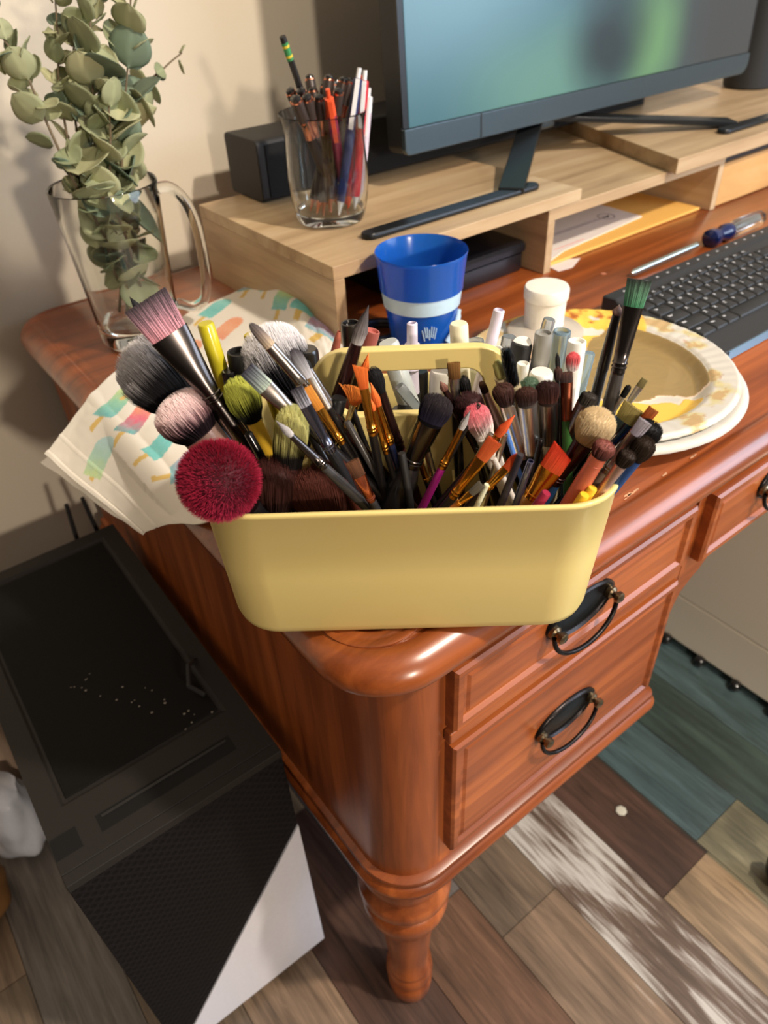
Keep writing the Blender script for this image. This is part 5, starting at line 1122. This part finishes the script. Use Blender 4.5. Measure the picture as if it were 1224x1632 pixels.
# sponge applicator
T3, B3, _ = solve_line((792, 574), (806, 628), .064, .062); t = thing('sponge_applicator', 'olive-cream sponge tip in a pale cup, left of the spoolie', 'applicator', B3)
ax = (T3 - B3).normalized(); Lt = (T3 - B3).length
obj('sponge', M().lathe([(Lt - .013, .0022), (Lt - .010, .0036), (Lt - .003, .0034), (Lt, .0012)], B3, ax, 20), mat((168, 162, 96), .8, name='olive_sponge'), t)
obj('collar', M().lathe([(Lt - .022, .0040), (Lt - .012, .0046), (Lt - .0122, .0036), (Lt - .014, .0020)], B3, ax, 20), mat((214, 198, 160), .4, name='ivory_collar'), t)
obj('handle', M().lathe([(0, .0014), (Lt * .5, .0036), (Lt - .022, .004)], B3, ax, 20), mat((196, 176, 140), .4, .3, name='champagne2'), t)

# ================================================================== back compartment: markers, tubes, caps
BV = (.092, .146)
def pn(label, T, B, w0, w1, vT, vB, m1, m2=None, split=.45, **k): return rod(label, T, B, w0, w1, vT, vB, m1, m2, split, vr=BV, **k)
TERRA = mat((170, 92, 74), .45, name='terracotta'); IV = mat((236, 230, 200), .4, coat=.2, name='ivory_plastic'); PALE = mat((226, 218, 236), .35, coat=.2, name='pale_lilac')
WC = mat((240, 238, 230), .35, coat=.3, name='white_cap'); CLR = mat((205, 210, 212), .12, trans=.75, ior=1.3, name='clear_cap'); CLB = mat((176, 198, 210), .12, trans=.7, ior=1.3, name='clear_blue_cap')
step = [(.055, 1.0), (.05, .72), (.002, .68), (0, .55)]
pn('terracotta marker with stepped tip, at the back left', (540, 528), (534, 562), 27, 25, .112, .108, TERRA, name='marker', cat='marker', neck=[(.13, 1.0), (.11, .62), (.03, .40), (0, .2)])
pn('black capped tube standing at the back left corner', (558, 514), (562, 556), 31, 30, .125, .120, BLK, name='lip_gloss_tube', cat='tube', cap='dish')
pn('dusty rose tube behind the long pointed brush', (594, 527), (584, 560), 25, 26, .135, .125, mat((184, 102, 92), .4, name='dusty_rose'), name='lipstick_tube', cat='tube', cap='dish')
pn('clear-capped grey tube slanting behind the handle', (618, 545), (652, 645), 34, 38, .112, .104, mat((196, 204, 204), .25, coat=.5, name='grey_frosted'), mat((206, 214, 210), .3, coat=.4, name='pale_tube'), .8, name='gloss_tube', cat='tube')
pn('white stepped marker cap in the middle of the back row', (657, 514), (657, 556), 25, 26, .118, .112, PALE, BLK, .3, name='marker', cat='marker', neck=[(.19, 1.18), (.18, 1.0), (.09, 1.0), (.085, .72), (.004, .68), (0, .5)])
pn('ivory capped marker right of the middle', (731, 515), (733, 560), 30, 30, .118, .112, IV, mat((206, 204, 198), .4, name='grey_barrel'), .45, name='marker', cat='marker')
pn('lilac marker leaning right with stepped top', (796, 493), (781, 552), 28, 28, .120, .110, PALE, name='marker', cat='marker', neck=[(.17, 1.0), (.155, .70), (.004, .66), (0, .5)])
pn('round clear cap beside the ivory marker', (757, 543), (758, 565), 30, 30, .135, .130, CLR, name='clear_marker', cat='marker', cap='dish')
pn('short clear cap behind the lilac marker', (812, 536), (806, 570), 24, 24, .135, .130, CLR, name='clear_marker', cat='marker')
pn('white cap right beside the handle', (788, 556), (792, 590), 26, 24, .100, .100, WC, name='correction_pen', cat='pen', cap='dish')
pn('cream cap just in front of the white one beside the handle', (792, 568), (795, 600), 23, 22, .094, .094, IV, name='correction_pen', cat='pen', cap='dish')
t_ = pn('black cylinder with slanted white end, behind the spoolie', (832, 546), (826, 580), 34, 33, .110, .108, BLKM, name='glue_tube', cat='tube')
_a = vplane(832, 546, .110); _d = (CO + CU * .04 + CV * .11) - _a; obj('white_end', M().lathe([(-.001, .0062), (.0006, .0060), (.0010, .004)], _a, (-.25, -.15, 1), 24), WC, t_)
pn('grey translucent marker cap with ribbed sides', (867, 530), (859, 590), 29, 32, .108, .104, mat((150, 148, 142), .3, coat=.4, name='smoke_cap'), name='marker', cat='marker', cap='dish')
pn('clear blue marker cap right of the grey one', (896, 527), (888, 580), 29, 30, .116, .110, CLB, name='marker', cat='marker', cap='dish')
pn('ribbed clear cap behind the grey marker cap', (876, 508), (864, 550), 20, 22, .130, .122, CLR, name='clear_marker', cat='marker')
pn('white capped tube with round top, right end of the back row', (920, 543), (912, 600), 30, 28, .102, .100, WC, mat((170, 204, 222), .3, coat=.3, name='ice_blue'), .4, name='concealer_tube', cat='tube', cap='dish')
pn('small white cap between the spoolie and the grey marker', (834, 579), (830, 612), 20, 20, .098, .098, WC, name='correction_pen', cat='pen', cap='dish')
pn('white faceted cap below the grey marker', (863, 592), (860, 630), 38, 34, .094, .096, WC, name='white_bottle', cat='bottle')
pn('pale blue clear cap behind the white round-topped tube', (940, 562), (930, 600), 18, 20, .106, .104, CLB, name='marker', cat='marker')
pn('black pen behind the handle opening', (668, 590), (668, 640), 30, 30, .126, .126, BLK, name='marker', cat='marker')
pn('white tube seen through the handle opening', (703, 590), (700, 650), 36, 36, .120, .116, mat((214, 210, 202), .4, name='offwhite'), name='lotion_tube', cat='tube')
pn('small clear vial low in the handle opening', (636, 615), (664, 650), 18, 18, .096, .094, CLR, name='vial', cat='vial')
t = pn('black tube with white polka dots at the bottom of the handle opening', (640, 652), (650, 700), 38, 38, .098, .098, BLK, name='polka_dot_tube', cat='tube')
_a = vplane(640, 652, .098); m = M()
for k in range(14):
    q = k * .9; p = t.location + (_a - t.location) * (1 - .012 - .012 * (k % 3)); ax_ = (_a - t.location).normalized(); o_ = ax_.orthogonal().normalized(); e_ = (o_ * cos(q) + ax_.cross(o_) * sin(q)); m.lathe([(0, .0012), (.0004, .001)], p + e_ * .0076, e_, 10)
obj('polka_dots', m, WC, t)
# left back: yellow marker, dark lids
pn('yellow highlighter cap rising behind the wide pink-streaked brush', (327, 515), (347, 578), 27, 27, .100, .095, mat((206, 192, 40), .3, coat=.5, name='highlighter_yellow'), BLK, .38, name='highlighter', cat='marker')
pn('large black screw lid left of the white-tipped powder brush', (382, 560), (386, 590), 42, 40, .100, .098, BLKM, name='black_bottle', cat='bottle', cap='dish')
pn('squarish black cap right of the white-tipped powder brush', (488, 556), (492, 590), 38, 38, .100, .098, BLK, name='black_bottle', cat='bottle')
pn('small dark cap poking above the white-tipped powder brush', (430, 519), (436, 560), 18, 18, .130, .125, mat((28, 44, 36), .3, coat=.5, name='dark_green_cap'), name='marker', cat='marker')
pn('small olive-yellow cap behind the white-tipped powder brush', (398, 532), (408, 560), 22, 22, .125, .120, mat((190, 168, 40), .4, name='olive_yellow'), name='marker', cat='marker')
pn('glossy black tube below the yellow highlighter', (365, 590), (372, 620), 26, 24, .094, .094, BLK, name='mascara_tube', cat='tube')
